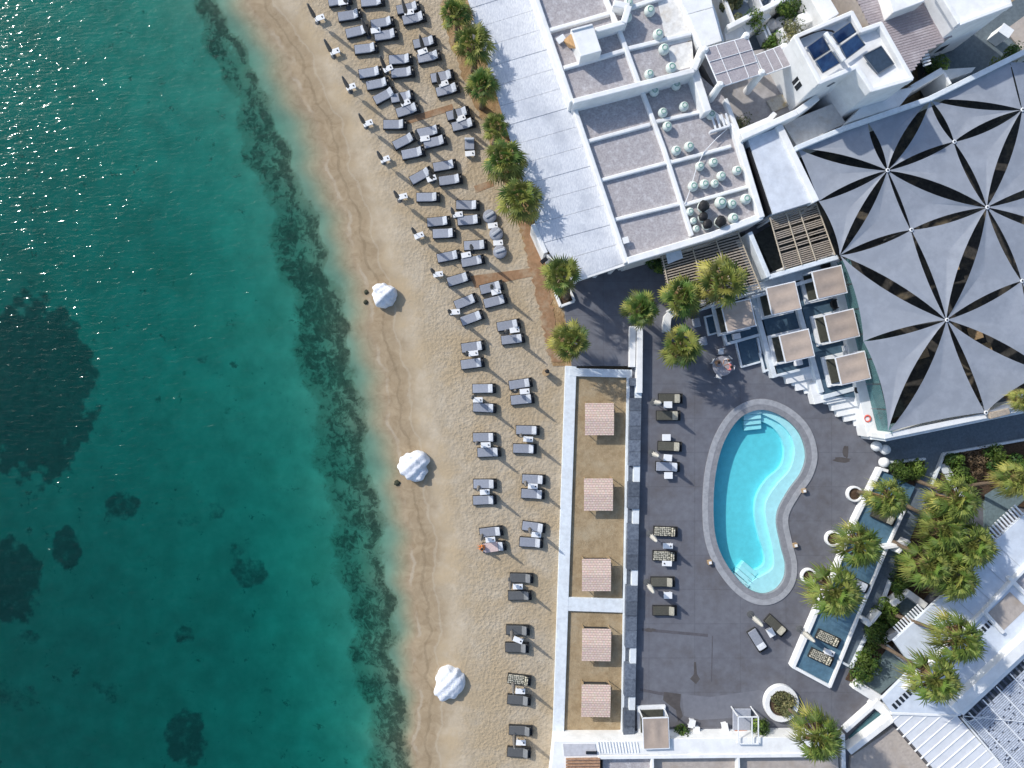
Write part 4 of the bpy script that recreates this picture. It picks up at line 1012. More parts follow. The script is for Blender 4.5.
jl = ['in the top left roof bay corner', 'beside the raised parapet corner', 'alone in the bay left of the pale patch', 'on the edge of the upper pale patch', 'just below the rib crossing the pale patch',
      'at the lower corner of the pale patch', 'just above the step wall, left one', 'just below the step wall, left one', 'just below the step wall, right one', 'lower left in the bay under the step wall',
      'lower right in the bay under the step wall', 'at the upper left corner of the bay with the metal grid', 'left of the pair in the bay with the metal grid', 'right of the pair in the bay with the metal grid',
      'upper left of the cluster in the seven jar bay', 'top middle of the seven jar bay', 'centre right of the seven jar bay', 'against the right parapet of the seven jar bay', 'leftmost of the seven jar bay',
      'second from left in the seven jar bay', 'smallest of the seven jar bay', 'biggest of the bay with the black bagged jars', 'beside the biggest jar of the lowest bay', 'by the right parapet of the lowest bay',
      'near the lower right parapet of the lowest bay', 'upper of three small ones along the left rib of the lowest bay', 'middle of three small ones along the left rib', 'lowest of three small ones along the left rib', 'round white, beside the metal grid steps']
for (x, y, z, s), l in zip(jars, jl):
    q = P(x, y, z + .5); JR.place((q.x, q.y, z), 0, 'pale jar ' + l, s)
for (x, y, s, l) in [(704, 206, 1.15, 'tallest black bagged jar, topmost in the lowest bay'), (703.8, 216.3, .95, 'middle of the left three black bagged jars'), (708, 224, 1, 'white jar with black bag, lowest of the left three'), (721, 221.3, 1.15, 'black bagged jar standing apart on the right')]:
    q = P(x, y, Z1 + .7); JB.place((q.x, q.y, Z1), s * 3, l, s)
q = P(720, 123, Z1 + .3); t = thing('metal_step_grid', 'white slatted metal step grid leaning by the right parapet of the roof', 'steps', (q.x, q.y, Z1))
for k in range(4):
    MB().box((q.x - .55 + k * .36, q.y - .06 + k * .09, Z1 + .5), (.14, 1.0, .08), BH(17)).build('slat', PAD, t)
mb = MB(); mb.box((q.x - .1, q.y - .55, Z1 + .4), (1.6, .14, .5), BH(17)); mb.build('frame', PAD, t)
mb = MB()
pts = [P(x, y, Z1 + .35) for x, y in [(727, 129), (716, 139), (704, 152), (697, 166), (693, 180), (689, 193), (685, 204)]]
mb.path(pts, [.03] * len(pts), 6); o = mb.build('cable', PAD, None); tag(o, 'thin white cable looping across the roof from the metal grid', 'cable')

# ------------------------------------------------------------------ white hut roof with dark slit
q = P(785, 175, 0); t = thing('white_hut', 'narrow white roofed block between the jar roof and the grey sail canopy', 'building', (q.x, q.y, 0))
mb = MB(); mb.poly([(748, 139), (779, 127), (815, 201), (773, 214)], 4.2, 0); mb.build('roof', mat('white_roof_membrane', (.60, .64, .70), .7, .06, 1.5, .1, 6, dirt=(.42, .46, .53), dscale=.7, damt=.6), t)
mb = MB(); mb.wall((779, 125), (816.5, 201.5), .55, 4.5, 0); mb.build('parapet', WHITE, t, bevel=.05)
mb = MB(); mb.wall((742, 137), (797, 112), .5, 4.9, 0); mb.wall((797, 112), (818, 97), .5, 4.9, 0); mb.build('back_wall', WHITE, t, bevel=.05)
mb = MB(); mb.wall((749.5, 147), (772.5, 213), .3, 4.05, 1); mb.build('dark_slit', BLACK, t)
# beige terrace right of it
mb = MB(); mb.poly([(783, 123.6), (833.4, 103.3), (846, 123), (797, 146)], 3.4, 0); mb.build('roof_terrace', mat('pale_terrace', (.62, .60, .58), .85, .06, 3, dirt=(.42, .33, .24), dscale=.7, damt=.7), t)
mb = MB(); mb.wall((796.5, 148), (846, 127.5), .4, 4.8, 0); mb.wall((846, 127.5), (930, 98.5), .4, 4.8, 0); mb.wall((930, 98.5), (1024, 52), .42, 4.8, 0); mb.wall((1024, 52), (1070, 30), .42, 4.8, 0); mb.build('long_parapet', WHITE2, t, bevel=.05)

# ------------------------------------------------------------------ tower with solar collectors
q = P(850, 60, 0); tw = thing('solar_tower', 'tall white cubic tower with blue solar collectors on its roof', 'building', (q.x, q.y, 0))
ZW = 8.2
roofp = [(794, 36), (852, 11), (862, 29.5), (882, 22.5), (914, 79), (873, 91), (857, 67), (819, 83)]
mb = MB(); mb.poly(roofp, ZW, 0); mb.build('body', WHITE, tw, bevel=.06)
# sunk-looking roof: raised rim walls
for a, b in zip(roofp, roofp[1:] + roofp[:1]):
    cx, cy = 850, 55
    ia = lerp(a, (cx, cy), .035); ib = lerp(b, (cx, cy), .035)
    mb = MB(); mb.wall(ia, ib, .34, ZW + .5, ZW - .3, ext=.1); mb.build('parapet', WHITE, tw, bevel=.06)
def panel(quad, z0, z1, nm='solar_panel', m=PANELS):
    c = [P(quad[0][0], quad[0][1], z1), P(quad[1][0], quad[1][1], z1), P(quad[2][0], quad[2][1], z0), P(quad[3][0], quad[3][1], z0)]
    mb = MB(); mb.add([tuple(v) for v in c] + [(v.x, v.y, v.z - .09) for v in c], [(0, 1, 2, 3), (7, 6, 5, 4), (0, 4, 5, 1), (1, 5, 6, 2), (2, 6, 7, 3), (3, 7, 4, 0)])
    pn = sub(mb.build(nm, m, tw))
    fr = MB()
    for i in range(4):
        a, b = c[i] + Vector((0, 0, .015)), c[(i + 1) % 4] + Vector((0, 0, .015)); fr.tube(a, b, .035, n=5)
    fr.build('frame', STEEL, pn)
Zs = ZW + .35
panel([(807, 47), (822.5, 36), (830, 50), (814.5, 60)], Zs, Zs + .6)
panel([(815.5, 61), (831, 51), (840, 63), (823, 73)], Zs, Zs + .6)
panel([(832, 34.5), (850, 22), (856, 32), (838.5, 44)], Zs, Zs + .6)
panel([(840, 46), (857, 34), (865, 45), (846.5, 59)], Zs, Zs + .6)
mb = MB(); mb.wall((826, 32), (845, 60), .28, Zs + .75, Zs + .5); mb.build('water_tank', WHITE, tw, bevel=.05)
mb = MB(); pts = [P(x, y, Zs + .3) for x, y in ((800, 38), (812, 33), (824, 30), (832, 31), (838, 35))]; mb.path(pts, [.07] * 5, 6); mb.build('pipe', BLACK, tw)
panel([(863, 55), (881, 46), (894, 64), (878, 74)], Zs - .2, Zs + .1, 'skylight', GRATE)
mb = MB(); mb.poly([(846, 123.5), (900, 106), (916, 86), (872, 95)], 4.4, 0); mb.build('side_block', WHITE, tw, bevel=.05)
# windows
def facebox(a, b, zt, zb, nm, m, th, w=.08):
    """thin box on a wall: a,b photo positions measured at height zt"""
    mb = MB(); mb.wall(a, b, w, zt, zb); return mb.build(nm, m, th)
lf0 = P(794, 36, ZW); lf1 = P(819, 83, ZW)
d = (lf1 - lf0).normalized(); nrm = Vector((d.y, -d.x, 0)); 
if nrm.x > 0: nrm = -nrm
def facewin(A, d, nrm, s0, s1, z0, z1, nm, m, th, pr=.02, dp=.1):
    c = A + d * ((s0 + s1) / 2); rot = math.atan2(d.y, d.x)
    mb = MB(); mb.box((c.x + nrm.x * (pr - dp / 2), c.y + nrm.y * (pr - dp / 2), (z0 + z1) / 2), (s1 - s0, dp, z1 - z0), rot); return sub(mb.build(nm, m, th))
wn = facewin(lf0, d, nrm, 2.3, 3.1, 5.2, 6.2, 'window', WINDOW, tw, .02)
facewin(lf0, d, nrm, 2.62, 2.72, 5.2, 6.2, 'mullion', WHITE, wn, .06)
# lower block with the diamond opening
mb = MB(); mb.poly([(822, 84), (858, 68), (874, 92), (846, 122), (833, 104)], 5.2, 0)
fr0 = P(857, 67, ZW); fr1 = P(819, 83, ZW); d2 = (fr1 - fr0).normalized(); n2 = Vector((-d2.y, d2.x, 0))
if n2.y > 0: n2 = -n2
c = fr0 + d2 * 1.1 + n2 * .03
mb = MB(); s_ = .38
mb.add([c + d2 * -s_ + Vector((0, 0, -1.9)), c + Vector((0, 0, -1.9 - s_)), c + d2 * s_ + Vector((0, 0, -1.9)), c + Vector((0, 0, -1.9 + s_))], [(0, 1, 2, 3)]); mb.build('diamond_window', GRATE, tw)

# wood deck roof + second tower
q = P(905, 30, 0); t = thing('decked_house', 'house with weathered grey plank deck roof between the two white towers', 'building', (q.x, q.y, 0))
ZD = 5.6
dk = [(846, -20), (936, -20), (952, 36), (926, 52), (912, 72), (895, 76), (866, 20)]
import_z = ZD
mb = MB(); mb.poly(dk, ZD - .06, 0); mb.build('roof', ROOFT, t)
# planks across
mb = MB()
A0 = P(846, -20, ZD); u = (P(936, -46, ZD) - P(846, -20, ZD)).normalized(); v_ = Vector((u.y, -u.x, 0))
def clip_x(y_off):
    return
DP = [P(x, y, ZD) for x, y in dk]
def inside(p):
    c_ = False; n = len(DP)
    for i in range(n):
        a, b = DP[i], DP[(i + 1) % n]
        if (a.y > p.y) != (b.y > p.y) and p.x < (b.x - a.x) * (p.y - a.y) / (b.y - a.y) + a.x: c_ = not c_
    return c_
r = random.Random(9)
for k in range(-6, 62):
    off = k * .2; run = None; s = -4.0
    segs = []
    while s < 16:
        p = A0 + u * s + v_ * off
        if inside(p):
            if run is None: run = s
        elif run is not None: segs.append((run, s)); run = None
        s += .1
    for a, b in segs:
        if b - a < .3: continue
        c = A0 + u * ((a + b) / 2) + v_ * off
        mb.box((c.x, c.y, ZD + r.uniform(0, .03)), (b - a, .165, .04), math.atan2(u.y, u.x))
mb.build('plank_deck', mat('grey_planks', (.44, .39, .405), .85, .2, 5, .5, 20, col2=(.28, .245, .26), stretch=(1.2, 8, 1, BH(15)), dirt=(.60, .56, .58), dscale=.8, damt=.6), t)
mb = MB(); mb.poly([(883, -20), (893, 13), (925, 1), (916, -20)], ZD + 1.2, 0); mb.build('roof_box', WHITE, t, bevel=.06)
mb = MB()
for k in range(6): mb.wall((921 + k * .6, 50 + k * 3), (928 + k * .6, 48 + k * 3), .12, ZD - .4 + k * .001, ZD - .55)
mb.build('louvre', WHITE, t)
q = P(980, 5, 0); t = thing('white_tower', 'tall plain white block at the top right with blank sloping looking walls', 'building', (q.x, q.y, 0))
mb = MB(); mb.poly([(934, -22), (960, 25), (1013, 5), (1000, -40)], 7.6, 0); mb.build('body', WHITE, t, bevel=.08)
mb = MB()
mb.wall((935, -18), (960, 23.5), .3, 7.9, 7.3); mb.wall((960, 23.5), (1012, 4), .3, 7.9, 7.3); mb.build('parapet', WHITE, t, bevel=.05)
a0 = P(960, 25, 7.6); a1 = P(1013, 5, 7.6); d3 = (a1 - a0).normalized(); n3 = Vector((d3.y, -d3.x, 0))
if n3.y > 0: n3 = -n3
facewin(a0, d3, n3, 1.5, 2.2, 2.2, 3.2, 'window', WINDOW, t)
# yard behind + wall wedge
q = P(985, 85, 0)
mb = MB(); mb.poly([(925, 60), (1060, -30), (1060, 40), (930, 95)], .9, -.3); struct(mb.build('service_yard_floor', mat('yard_paving', (.12, .15, .17), .85, .1, 4)))
t = thing('courtyard_wall', 'white wedge shaped wall stub in the yard between tower and sail canopy', 'wall', (q.x, q.y, .9))
mb = MB(); mb.wall((912, 88), (943, 70), .5, 4.2, .9); mb.wall((943, 70), (951, 84), .2, 4.0, .9); mb.poly([(944, 69), (976, 67), (972, 72), (949, 80)], 3.0, .9); mb.build('wall', WHITE, t, bevel=.04)
q = P(1003, 33, 2.0); t = thing('service_cabinet', 'white box shaped cabinet in the yard behind the right tower', 'cabinet', (q.x, q.y, .9))
MB().box((q.x, q.y, 1.6), (.95, .75, 1.4), BH(-35)).build('cabinet_body', WHITE, t, bevel=.04); MB().box((q.x, q.y, 2.34), (1.03, .83, .08), BH(-35)).build('cabinet_top', PAD, t, bevel=.01)
mb = MB(); mb.poly([(1005, 30), (1060, -10), (1060, 60), (1022, 50)], 1.0, -.3); struct(mb.build('gravel_yard', ROOFT))

# ------------------------------------------------------------------ upper courtyard with bamboo pergola
q = P(745, 95, 0); cy = thing('upper_courtyard', 'small raised patio with white pillars under the bamboo pergolas', 'patio', (q.x, q.y, 0))
ZC = 3.0
mb = MB(); mb.poly([(700, 60), (815, 40), (815, 100), (742, 133), (722, 100)], ZC, 0); mb.build('patio_floor', mat('patio_paving', (.37, .35, .345), .85, .1, 2.5, .2, 20, dirt=(.38, .33, .27), dscale=.5, damt=.6), cy)
def cw(a, b, w, zt, zb=0): mb = MB(); mb.wall(a, b, w, zt, zb, ext=.05); mb.build('wall', WHITE, cy, bevel=.05)
cw((726, 99), (738, 130), .3, ZC + 1.2); cw((739, 132), (770, 119), .4, ZC + 1.25); cw((770, 119), (775, 113), .4, ZC + 1.26)
mb = MB(); mb.poly([(767, 101), (791, 89), (801, 100), (773, 112)], ZC + .25, 0); mb.build('raised_bed', mat('bed_gravel', (.42, .40, .36), .9, .1, 6, dirt=(.38, .26, .08), dscale=1.0, damt=.9), cy)
def bamboo(quad, z, nm, label, posts, lines_u, lines_v):
    c = [P(x, y, z) for x, y in quad]; q = (c[0] + c[2]) / 2
    t = thing(nm, label, 'pergola', (q.x, q.y, ZC))
    mb = MB(); nb = 34
    for k in range(nb):
        f0, f1 = (k + .08) / nb, (k + .9) / nb
        a, b = c[0].lerp(c[3], f0), c[1].lerp(c[2], f0); e, g = c[1].lerp(c[2], f1), c[0].lerp(c[3], f1)
        mb.prism([a, b, e, g], z, z + .04 + random.uniform(0, .02))
    mb.build('bamboo_roof', BAMB, t)
    for i in range(4):
        mb = MB(); a, b = c[i], c[(i + 1) % 4]; mb.tube(a, b, .06, n=6); mb.build('edge_beam', PAD, t)
    for f in lines_u: mb = MB(); mb.tube(c[0].lerp(c[1], f) + Vector((0, 0, .09)), c[3].lerp(c[2], f) + Vector((0, 0, .09)), .03, n=6); mb.build('batten', PAD, t)
    for f in lines_v: mb = MB(); mb.tube(c[0].lerp(c[3], f) + Vector((0, 0, .09)), c[1].lerp(c[2], f) + Vector((0, 0, .09)), .028, n=6); mb.build('batten', PAD, t)
    for x, y in posts:
        a = P(x, y, z); mb = MB(); mb.lathe([(.32, 0), (.27, z - ZC + .1), (.15, z - ZC + .3)], (a.x, a.y, ZC), 14); mb.build('pillar', WHITE, t)
bamboo([(703.4, 48.8), (747.2, 37), (761, 74), (719.8, 87.3)], 6.2, 'bamboo_pergola', 'larger square grey bamboo pergola with white battens', [(720, 85), (761.5, 73), (746, 36), (705, 50)], [.28, .70], [.35, .68])
bamboo([(755.5, 55.5), (784.4, 44.5), (795, 64), (764.5, 75)], 6.0, 'bamboo_pergola', 'smaller bamboo pergola against the tower', [(784, 47)], [.3, .6, .88], [])
mb = MB()
# recessed garden strip north of the pergolas
mb = MB(); mb.poly([(742, 35), (840, -5), (850, 12), (796, 38), (760, 58)], 2.2, 0); struct(mb.build('sunken_patio_floor', ALLEY))
mb = MB(); mb.poly([(722, -40), (790, -60), (800, 0), (730, 30)], 2.6, 0); struct(mb.build('north_patio_floor', mat('north_patio', (.22, .27, .33), .8, .08, 3)))
t = thing('patio_wall', 'long white wall crossing diagonally above the bamboo pergolas', 'wall', tuple(P(760, 20, 2.2)))
mb = MB(); mb.wall((728, 27), (785, -2), .4, 4.4, 2); mb.wall((812, -15), (832, 18), 1.3, 5.4, 2); mb.wall((725, 35), (745, 31), .9, 3.6, 2); mb.wall((745, 30), (768, 12), .9, 3.7, 2); mb.wall((792, 34), (800, 28), .8, 4.6, 2); mb.wall((800, 20), (815, 14), .9, 4.2, 2); mb.build('wall', WHITE, t, bevel=.05)
mb = MB(); mb.wall((763, 27), (768, 38), .15, 3.6, 2); mb.wall((766, 25), (771, 36), .15, 3.65, 2); mb.build('rail', PAD, t)
mb = MB(); mb.wall((762, -8), (780, -16), .12, 4.2, 2); mb.wall((755, -10), (764, 10), .12, 4.2, 2); mb.wall((770, 10), (776, -8), .12, 4.2, 2); mb.build('rail', PAD, t)
q = P(788, 30, 2.2); t = thing('white_planter', 'white walled square planter beside the smaller bamboo pergola', 'planter', (q.x, q.y, 2.2))
mb = MB(); mb.poly([(779, 29), (793, 22), (799, 31), (785, 41)], 4.4, 2.2); mb.build('planter_box', WHITE, t, bevel=.05)
def pawn(x, y, l):
    q = P(x, y, 3.0); PWN.place((q.x, q.y, 2.2), 0, l)
def mk():
    t = thing('white_cushioned_stool', '', 'stool', (0, 0, 0), 'row of white pointed stools in the recessed patio')
    MB().lathe([(.42, 0), (.36, .25), (.25, .45)], n=12).build('base', WHITE, t); MB().lathe([(.4, .44), (.46, .5), (.3, .6), (.05, .95)], n=8).build('pointed_cover', SHW, t)
    return t
PWN = Proto(mk())
for x, y, l in ((774, 22, 'leftmost of four white pointed stool covers in the recessed patio'), (782, 20, 'second from left of four white pointed stool covers'), (789, 17, 'third from left of four white pointed stool covers'), (796, 12.5, 'rightmost of four white pointed stool covers')): pawn(x, y, l)

# ------------------------------------------------------------------ grey sail canopy
N = dict(A=(887.2, 170.5), B=(986.7, 207.5), C=(953.8, 142), D=(910.9, 230), E=(946.4, 320), F=(888, 432), G=(985.3, 412.5), H=(863.3, 341.5), I=(818.6, 201.5), J=(797.5, 148.5),
         K=(868, 123), L=(930, 100), M=(1022, 110), O=(840, 255.5), Q=(1047, 372), R=(1021.5, 281), S=(1085, 172), T=(1080, 240), U=(1100, 300), V=(1080, 60), W_=(1100, 400), X=(1010, 62))
NZ = {k: 4.6 for k in N}
for k in 'ABE': NZ[k] = 4.95
for k in 'JKLIOHFG': NZ[k] = 4.45
gap = {}
def ek(a, b): return tuple(sorted((a, b)))
for a, b, g in [('J', 'A', 1.0), ('K', 'A', .8), ('L', 'A', 1.25), ('C', 'A', .75), ('L', 'C', .75), ('C', 'M', 1.0), ('L', 'M', .85), ('C', 'B', .8), ('M', 'B', 1.3), ('A', 'B', 1.35), ('A', 'I', .75),
                ('A', 'O', 1.1), ('A', 'D', .4), ('D', 'B', .85), ('D', 'O', .8), ('D', 'E', .7), ('O', 'E', 1.3), ('B', 'E', 1.5), ('B', 'R', .8), ('E', 'R', .85), ('E', 'H', .7), ('E', 'F', 1.65),
                ('E', 'G', .75), ('E', 'Q', 1.3), ('F', 'G', .45), ('G', 'Q', .8), ('I', 'O', .8), ('B', 'S', .9), ('B', 'T', .9), ('R', 'Q', .6), ('O', 'H', 1.1), ('H', 'F', 1.3), ('J', 'K', .0), ('K', 'L', .0)]: gap[ek(a, b)] = g
tris = ['JKA', 'KLA', 'LCA', 'LMC', 'CMB', 'ACB', 'JIA', 'IOA', 'ODA', 'ADB', 'OED', 'DEB', 'BER', 'OHE', 'HFE', 'FGE', 'GQE', 'EQR', 'BRT', 'BTS', 'BSM', 'RQU', 'RUT', 'LXM', 'XVM', 'MVS', 'GWQ', 'QWU']
N['W'] = N['W_']; NZ['W'] = 4.6
q = P(910, 250, 0)
sc_ = thing('sail_canopy', 'huge grey fabric sail canopy of triangles meeting in star shaped points', 'canopy', (q.x, q.y, 0))
def npt(k): return P(*N[k], NZ[k])
for tr in tris:
    a, b, c = [npt(k) for k in tr]; cen = (a + b + c) / 3
    m_ = 10; edges = []
    for (k1, p1), (k2, p2) in (((tr[0], a), (tr[1], b)), ((tr[1], b), (tr[2], c)), ((tr[2], c), (tr[0], a))):
        g = gap.get(ek(k1, k2), .15) * .5 * .66
        d = (p2 - p1); nrm = Vector((-d.y, d.x, 0)).normalized()
        if (cen - (p1 + p2) / 2).dot(nrm) < 0: nrm = -nrm
        for i in range(m_):
            tt = i / m_; edges.append(p1.lerp(p2, tt) + nrm * (g * 4 * tt * (1 - tt) + .02))
    # fill towards the centre in rings so the fabric can sag
    mb = MB(); rings = 6; vs = []
    for rr in range(rings):
        f = rr / rings
        for e in edges:
            p = e.lerp(cen, f); p = p + Vector((0, 0, -.1 * math.sin(f * PI / 2))); vs.append(p)
    vs.append(cen + Vector((0, 0, -.1))); n = len(edges); fs = []
    for rr in range(rings - 1):
        for i in range(n): fs.append((rr * n + i, rr * n + (i + 1) % n, (rr + 1) * n + (i + 1) % n, (rr + 1) * n + i))
    for i in range(n): fs.append(((rings - 1) * n + i, (rings - 1) * n + (i + 1) % n, len(vs) - 1))
    mb.add(vs, fs); o = mb.build('fabric_panel', SAIL, sc_, smooth=True)
for k in 'ABCDEGRM':
    p = npt(k); mb = MB(); mb.tube((p.x, p.y, .6), (p.x, p.y, p.z + .12), .09); mb.build('mast', STEEL, sc_)
    mb = MB(); mb.lathe([(.16, 0), (.16, .03), (.05, .06)], (p.x, p.y, p.z + .06), 12); mb.build('hub_plate', PLAST, sc_)
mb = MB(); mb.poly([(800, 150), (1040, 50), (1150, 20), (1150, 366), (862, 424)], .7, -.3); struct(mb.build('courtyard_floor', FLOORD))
q = P(960, 425, 0); t = thing('courtyard_front_wall', 'white wall along the lower edge of the grey sail canopy', 'wall', (q.x, q.y, 0))
mb = MB(); mb.wall((884, 436.5), (1024, 408), .45, 4.2, .3, ext=.0); mb.wall((1024, 408), (1090, 396), .45, 4.2, .3); mb.build('wall', WHITE, t, bevel=.05)
mb = MB(); mb.wall((885, 440), (1024, 411.6), .25, 4.0, .3); mb.build('ledge', WHITE2, t, bevel=.03)
# cane roof strip and palm by bottom edge
mb = MB(); mb.wall((990, 416), (1010, 411), .5, 4.6, 4.3); o = mb.build('rolled_reed_mat', CANE, None, bevel=.05); tag(o, 'tan rolled reed screen lying on the wall at the canopy edge', 'reed screen')
# furniture under the sails
rr = random.Random(4)
t0 = None
def ctable():
    t = thing('dining_table', '', 'table', (0, 0, 0), 'tables under the sail canopy')
    MB().box((0, 0, .74), (1.1, 1.1, .05)).build('table_top', WOOD, t)
    for sx in (-.45, .45):
        for sy in (-.45, .45): MB().box((sx, sy, .36), (.07, .07, .72)).build('leg', BLACK, t)
    return t
DT = Proto(ctable())
for x, y, l in ((921, 352, 'wooden table seen in the gap below the lowest sail star'), (951, 265, 'wooden table seen in the wide gap between the two right sail stars'), (975, 333, 'wooden table seen in the gap right of the lowest sail star'), (985, 350, 'farther wooden table in the gap running to the right edge')):
    q = P(x, y, 1.4); DT.place((q.x, q.y, .7), .3, l)

# glass screen along the west edge of the canopy
q = P(862, 350, 0); gs = thing('glass_screen', 'teal tinted glass screen on the white wall left of the grey sail canopy', 'glass screen', (q.x, q.y, 1.7))
g0, g1 = (837, 262), (878, 433)
G0, G1 = P(*g0, 2.2), P(*g1, 2.2)
for k in range(7):
    a = G0.lerp(G1, k / 7 + .004); b = G0.lerp(G1, (k + 1) / 7 - .004)
    mb = MB(); dd = (b - a).normalized(); nv = Vector((-dd.y, dd.x, 0)) * .012
    mb.prism([a + nv, b + nv, b - nv, a - nv], 2.2, 4.3); mb.build('glass_pane', GLASS_T, gs)
for k in range(8):
    a = G0.lerp(G1, k / 7); mb = MB(); mb.tube((a.x, a.y, 2.0), (a.x, a.y, 4.32), .025); mb.build('post', STEEL, gs)
mb = MB(); mb.wall((833, 257), (873, 436), .9, 2.1, .2); o = sub(mb.build('base_wall', WHITE, gs, bevel=.05))

# ------------------------------------------------------------------ slatted cane roofs
def slat_roof(quad, z, label, n, beams, posts, gapf=.45, sheets=()):
    c = [P(x, y, z) for x, y in quad]; q = (c[0] + c[2]) / 2
    t = thing('slatted_pergola', label, 'pergola', (q.x, q.y, ZT))
    mb = MB()
    for k in range(n):
        f0, f1 = k / n, (k + gapf) / n
        jt = random.uniform(-.003, .003)
        a, b = c[0].lerp(c[3], f0), c[1].lerp(c[2], f0 + jt); e, g = c[1].lerp(c[2], f1 + jt), c[0].lerp(c[3], f1)
        if random.random() < .04: continue
        mb.prism([a, b, e, g], z, z + .05 + random.uniform(0, .015))
    mb.build('slats', CANE, t)
    for f in beams:
        mb = MB(); a, b = c[0].lerp(c[1], f), c[3].lerp(c[2], f); mb.tube(a + Vector((0, 0, .1)), b + Vector((0, 0, .1)), .055, n=6); mb.build('beam', mat('pale_beam', (.46, .40, .31), .8, .1, 5), t)
    for s in sheets:
        mb = MB(); mb.poly(s, z + .14, z + .1); mb.build('cover_sheet', WHITE2, t)
    for f, g in posts:
        a = c[0].lerp(c[1], f).lerp(c[3].lerp(c[2], f), g); mb = MB(); mb.tube((a.x, a.y, .5), (a.x, a.y, z + .04), .1); mb.build('post', WHITE, t)
    return t
slat_roof([(659, 251), (737, 228), (762, 290), (672, 312)], 3.0, 'cane slat pergola below the jar roof, partly under two palms', 24, [.02, .40, .70, .985], [(.03, .95), (.5, .95), (.97, .95)], .46,
          [[(666, 254), (681, 250), (683, 258), (668, 264)]])
slat_roof([(769, 218), (816, 203), (835, 255), (783.5, 270)], 3.4, 'tan cane slat pergola between the white hut and the sail canopy', 27, [.01, .35, .62, .99], [(.03, .03), (.97, .03), (.03, .97), (.97, .97)], .52,
          [])
mb = MB(); mb.poly([(755, 235), (771, 225), (840, 260), (775, 276)], 1.0, -.3); struct(mb.build('pergola_floor_shade', mat('floor_shade_dark', (.045, .05, .045), .9, .2, 3)))  # near-black colour holds the shade seen between the slats
mb = MB(); mb.poly([(661, 257), (745, 232), (757, 290), (672, 312)], ZT + .03, 0); struct(mb.build('pergola_floor_shade', MATS['floor_shade_dark']))  # dark sheet laid on the terrace, painted shade under the slats
mb = MB()
q = P(762, 250, 0); t = thing('pergola_wall', 'white walls in an angle between the two cane pergolas', 'wall', (q.x, q.y, .5))
mb = MB(); mb.wall((750, 232), (769, 277), .38, 3.5, .3); mb.wall((769, 277), (838, 257), .38, 3.45, .3); mb.build('wall', WHITE2, t, bevel=.05)

# ------------------------------------------------------------------ cabana decks, kerbs, steps
def deck(pxs, z, name='blue_deck', m=BLUED): mb = MB(); mb.poly(pxs, z, -.2); return struct(mb.build(name, m))
DZ1, DZ2, DZ3 = .85, 1.2, 1.55
deck([(716, 305), (752, 296), (762, 332), (726, 344)], DZ1)
deck([(757, 296), (792, 283), (812, 368), (778, 375)], DZ2)
deck([(796, 282), (840, 268), (863, 350), (872, 398), (824, 396)], DZ3)
deck([(738, 342), (756, 338), (760, 364), (743, 366)], .62 + .03)
deck([(761, 355), (767, 353), (770, 367), (764, 369)], .62 + .033)
deck([(706, 317), (716, 314), (720, 332), (709, 335)], .62 + .036)
kt = thing('deck_kerb', 'white kerbs edging the blue cabana decks in three levels', 'kerb', tuple(P(770, 320, .5)))
def kerb(a, b, w, z): mb = MB(); mb.wall(a, b, w * .7, z, .2, ext=.05); mb.build('kerb', WHITE2, kt, bevel=.03)
for a, b, w, z in [((717, 305), (727, 345), .3, DZ1 + .12), ((727, 344), (762, 334), .35, DZ1 + .11), ((753, 297), (775, 377), .55, DZ2 + .12), ((775, 376), (812, 367), .3, DZ2 + .12), ((811, 368), (809, 358), .2, DZ2 + .1),
                   ((792, 283), (822, 392), .55, DZ3 + .1), ((736, 341), (742, 367), .22, .78), ((742, 367), (760, 362), .22, .78), ((758, 338), (761, 353), .22, .8), ((760, 353), (765, 372), .25, .8), ((765, 371), (772, 369), .25, .81), ((767, 353), (771, 369), .2, .79),
                   ((705, 317), (709, 335), .2, .78), ((709, 335), (720, 332), .2, .78), ((720, 332), (716, 314), .2, .79), ((716, 314), (705, 317), .2, .80),
                   ((824, 397), (872, 384), .5, DZ3 + .08), ((752, 297), (840, 272), .4, 2.4)]: kerb(a, b, w, z)
mb = MB(); mb.poly([(696, 312), (755, 294), (838, 268), (840, 259), (770, 279), (735, 290)], 1.9, .2); mb.build('retaining_block', WHITE2, kt, bevel=.03)
st = thing('white_steps', 'cascade of white steps from the cabana decks down to the pool terrace', 'steps', tuple(P(830, 405, .5)))
uu, vv = Vector((.98, -.2)), Vector((.26, .966))
def stepblock(c, ul, vl, z):
    c = Vector(c); pts = [c, c + uu * ul, c + uu * ul - vv * vl, c - vv * vl]
    mb = MB(); mb.poly([tuple(p) for p in pts], z, .2); mb.build('step', WHITE, st, bevel=.03)
for c, ul, vl, z in [((783, 377), 34, 12, 1.15), ((787.3, 384), 31, 14, 1.02), ((797, 391), 22, 14, .86), ((804.9, 394), 17, 14, .7), ((793, 386), 9, 6, .8),
                     ((814.7, 404.4), 60, 22, 1.42), ((827.4, 404.5), 46, 14, 1.3), ((833, 411), 38, 12, 1.12), ((838, 417), 30, 12, .98), ((845, 422), 22, 10, .83), ((854.7, 426.4), 12, 8, .68)]: stepblock(c, ul, vl, z)
mb = MB(); mb.poly([(862, 392), (872, 392), (884, 432), (890, 438), (871, 440), (868, 434)], 2.0, .2); mb.build('end_wall', WHITE, st, bevel=.05)

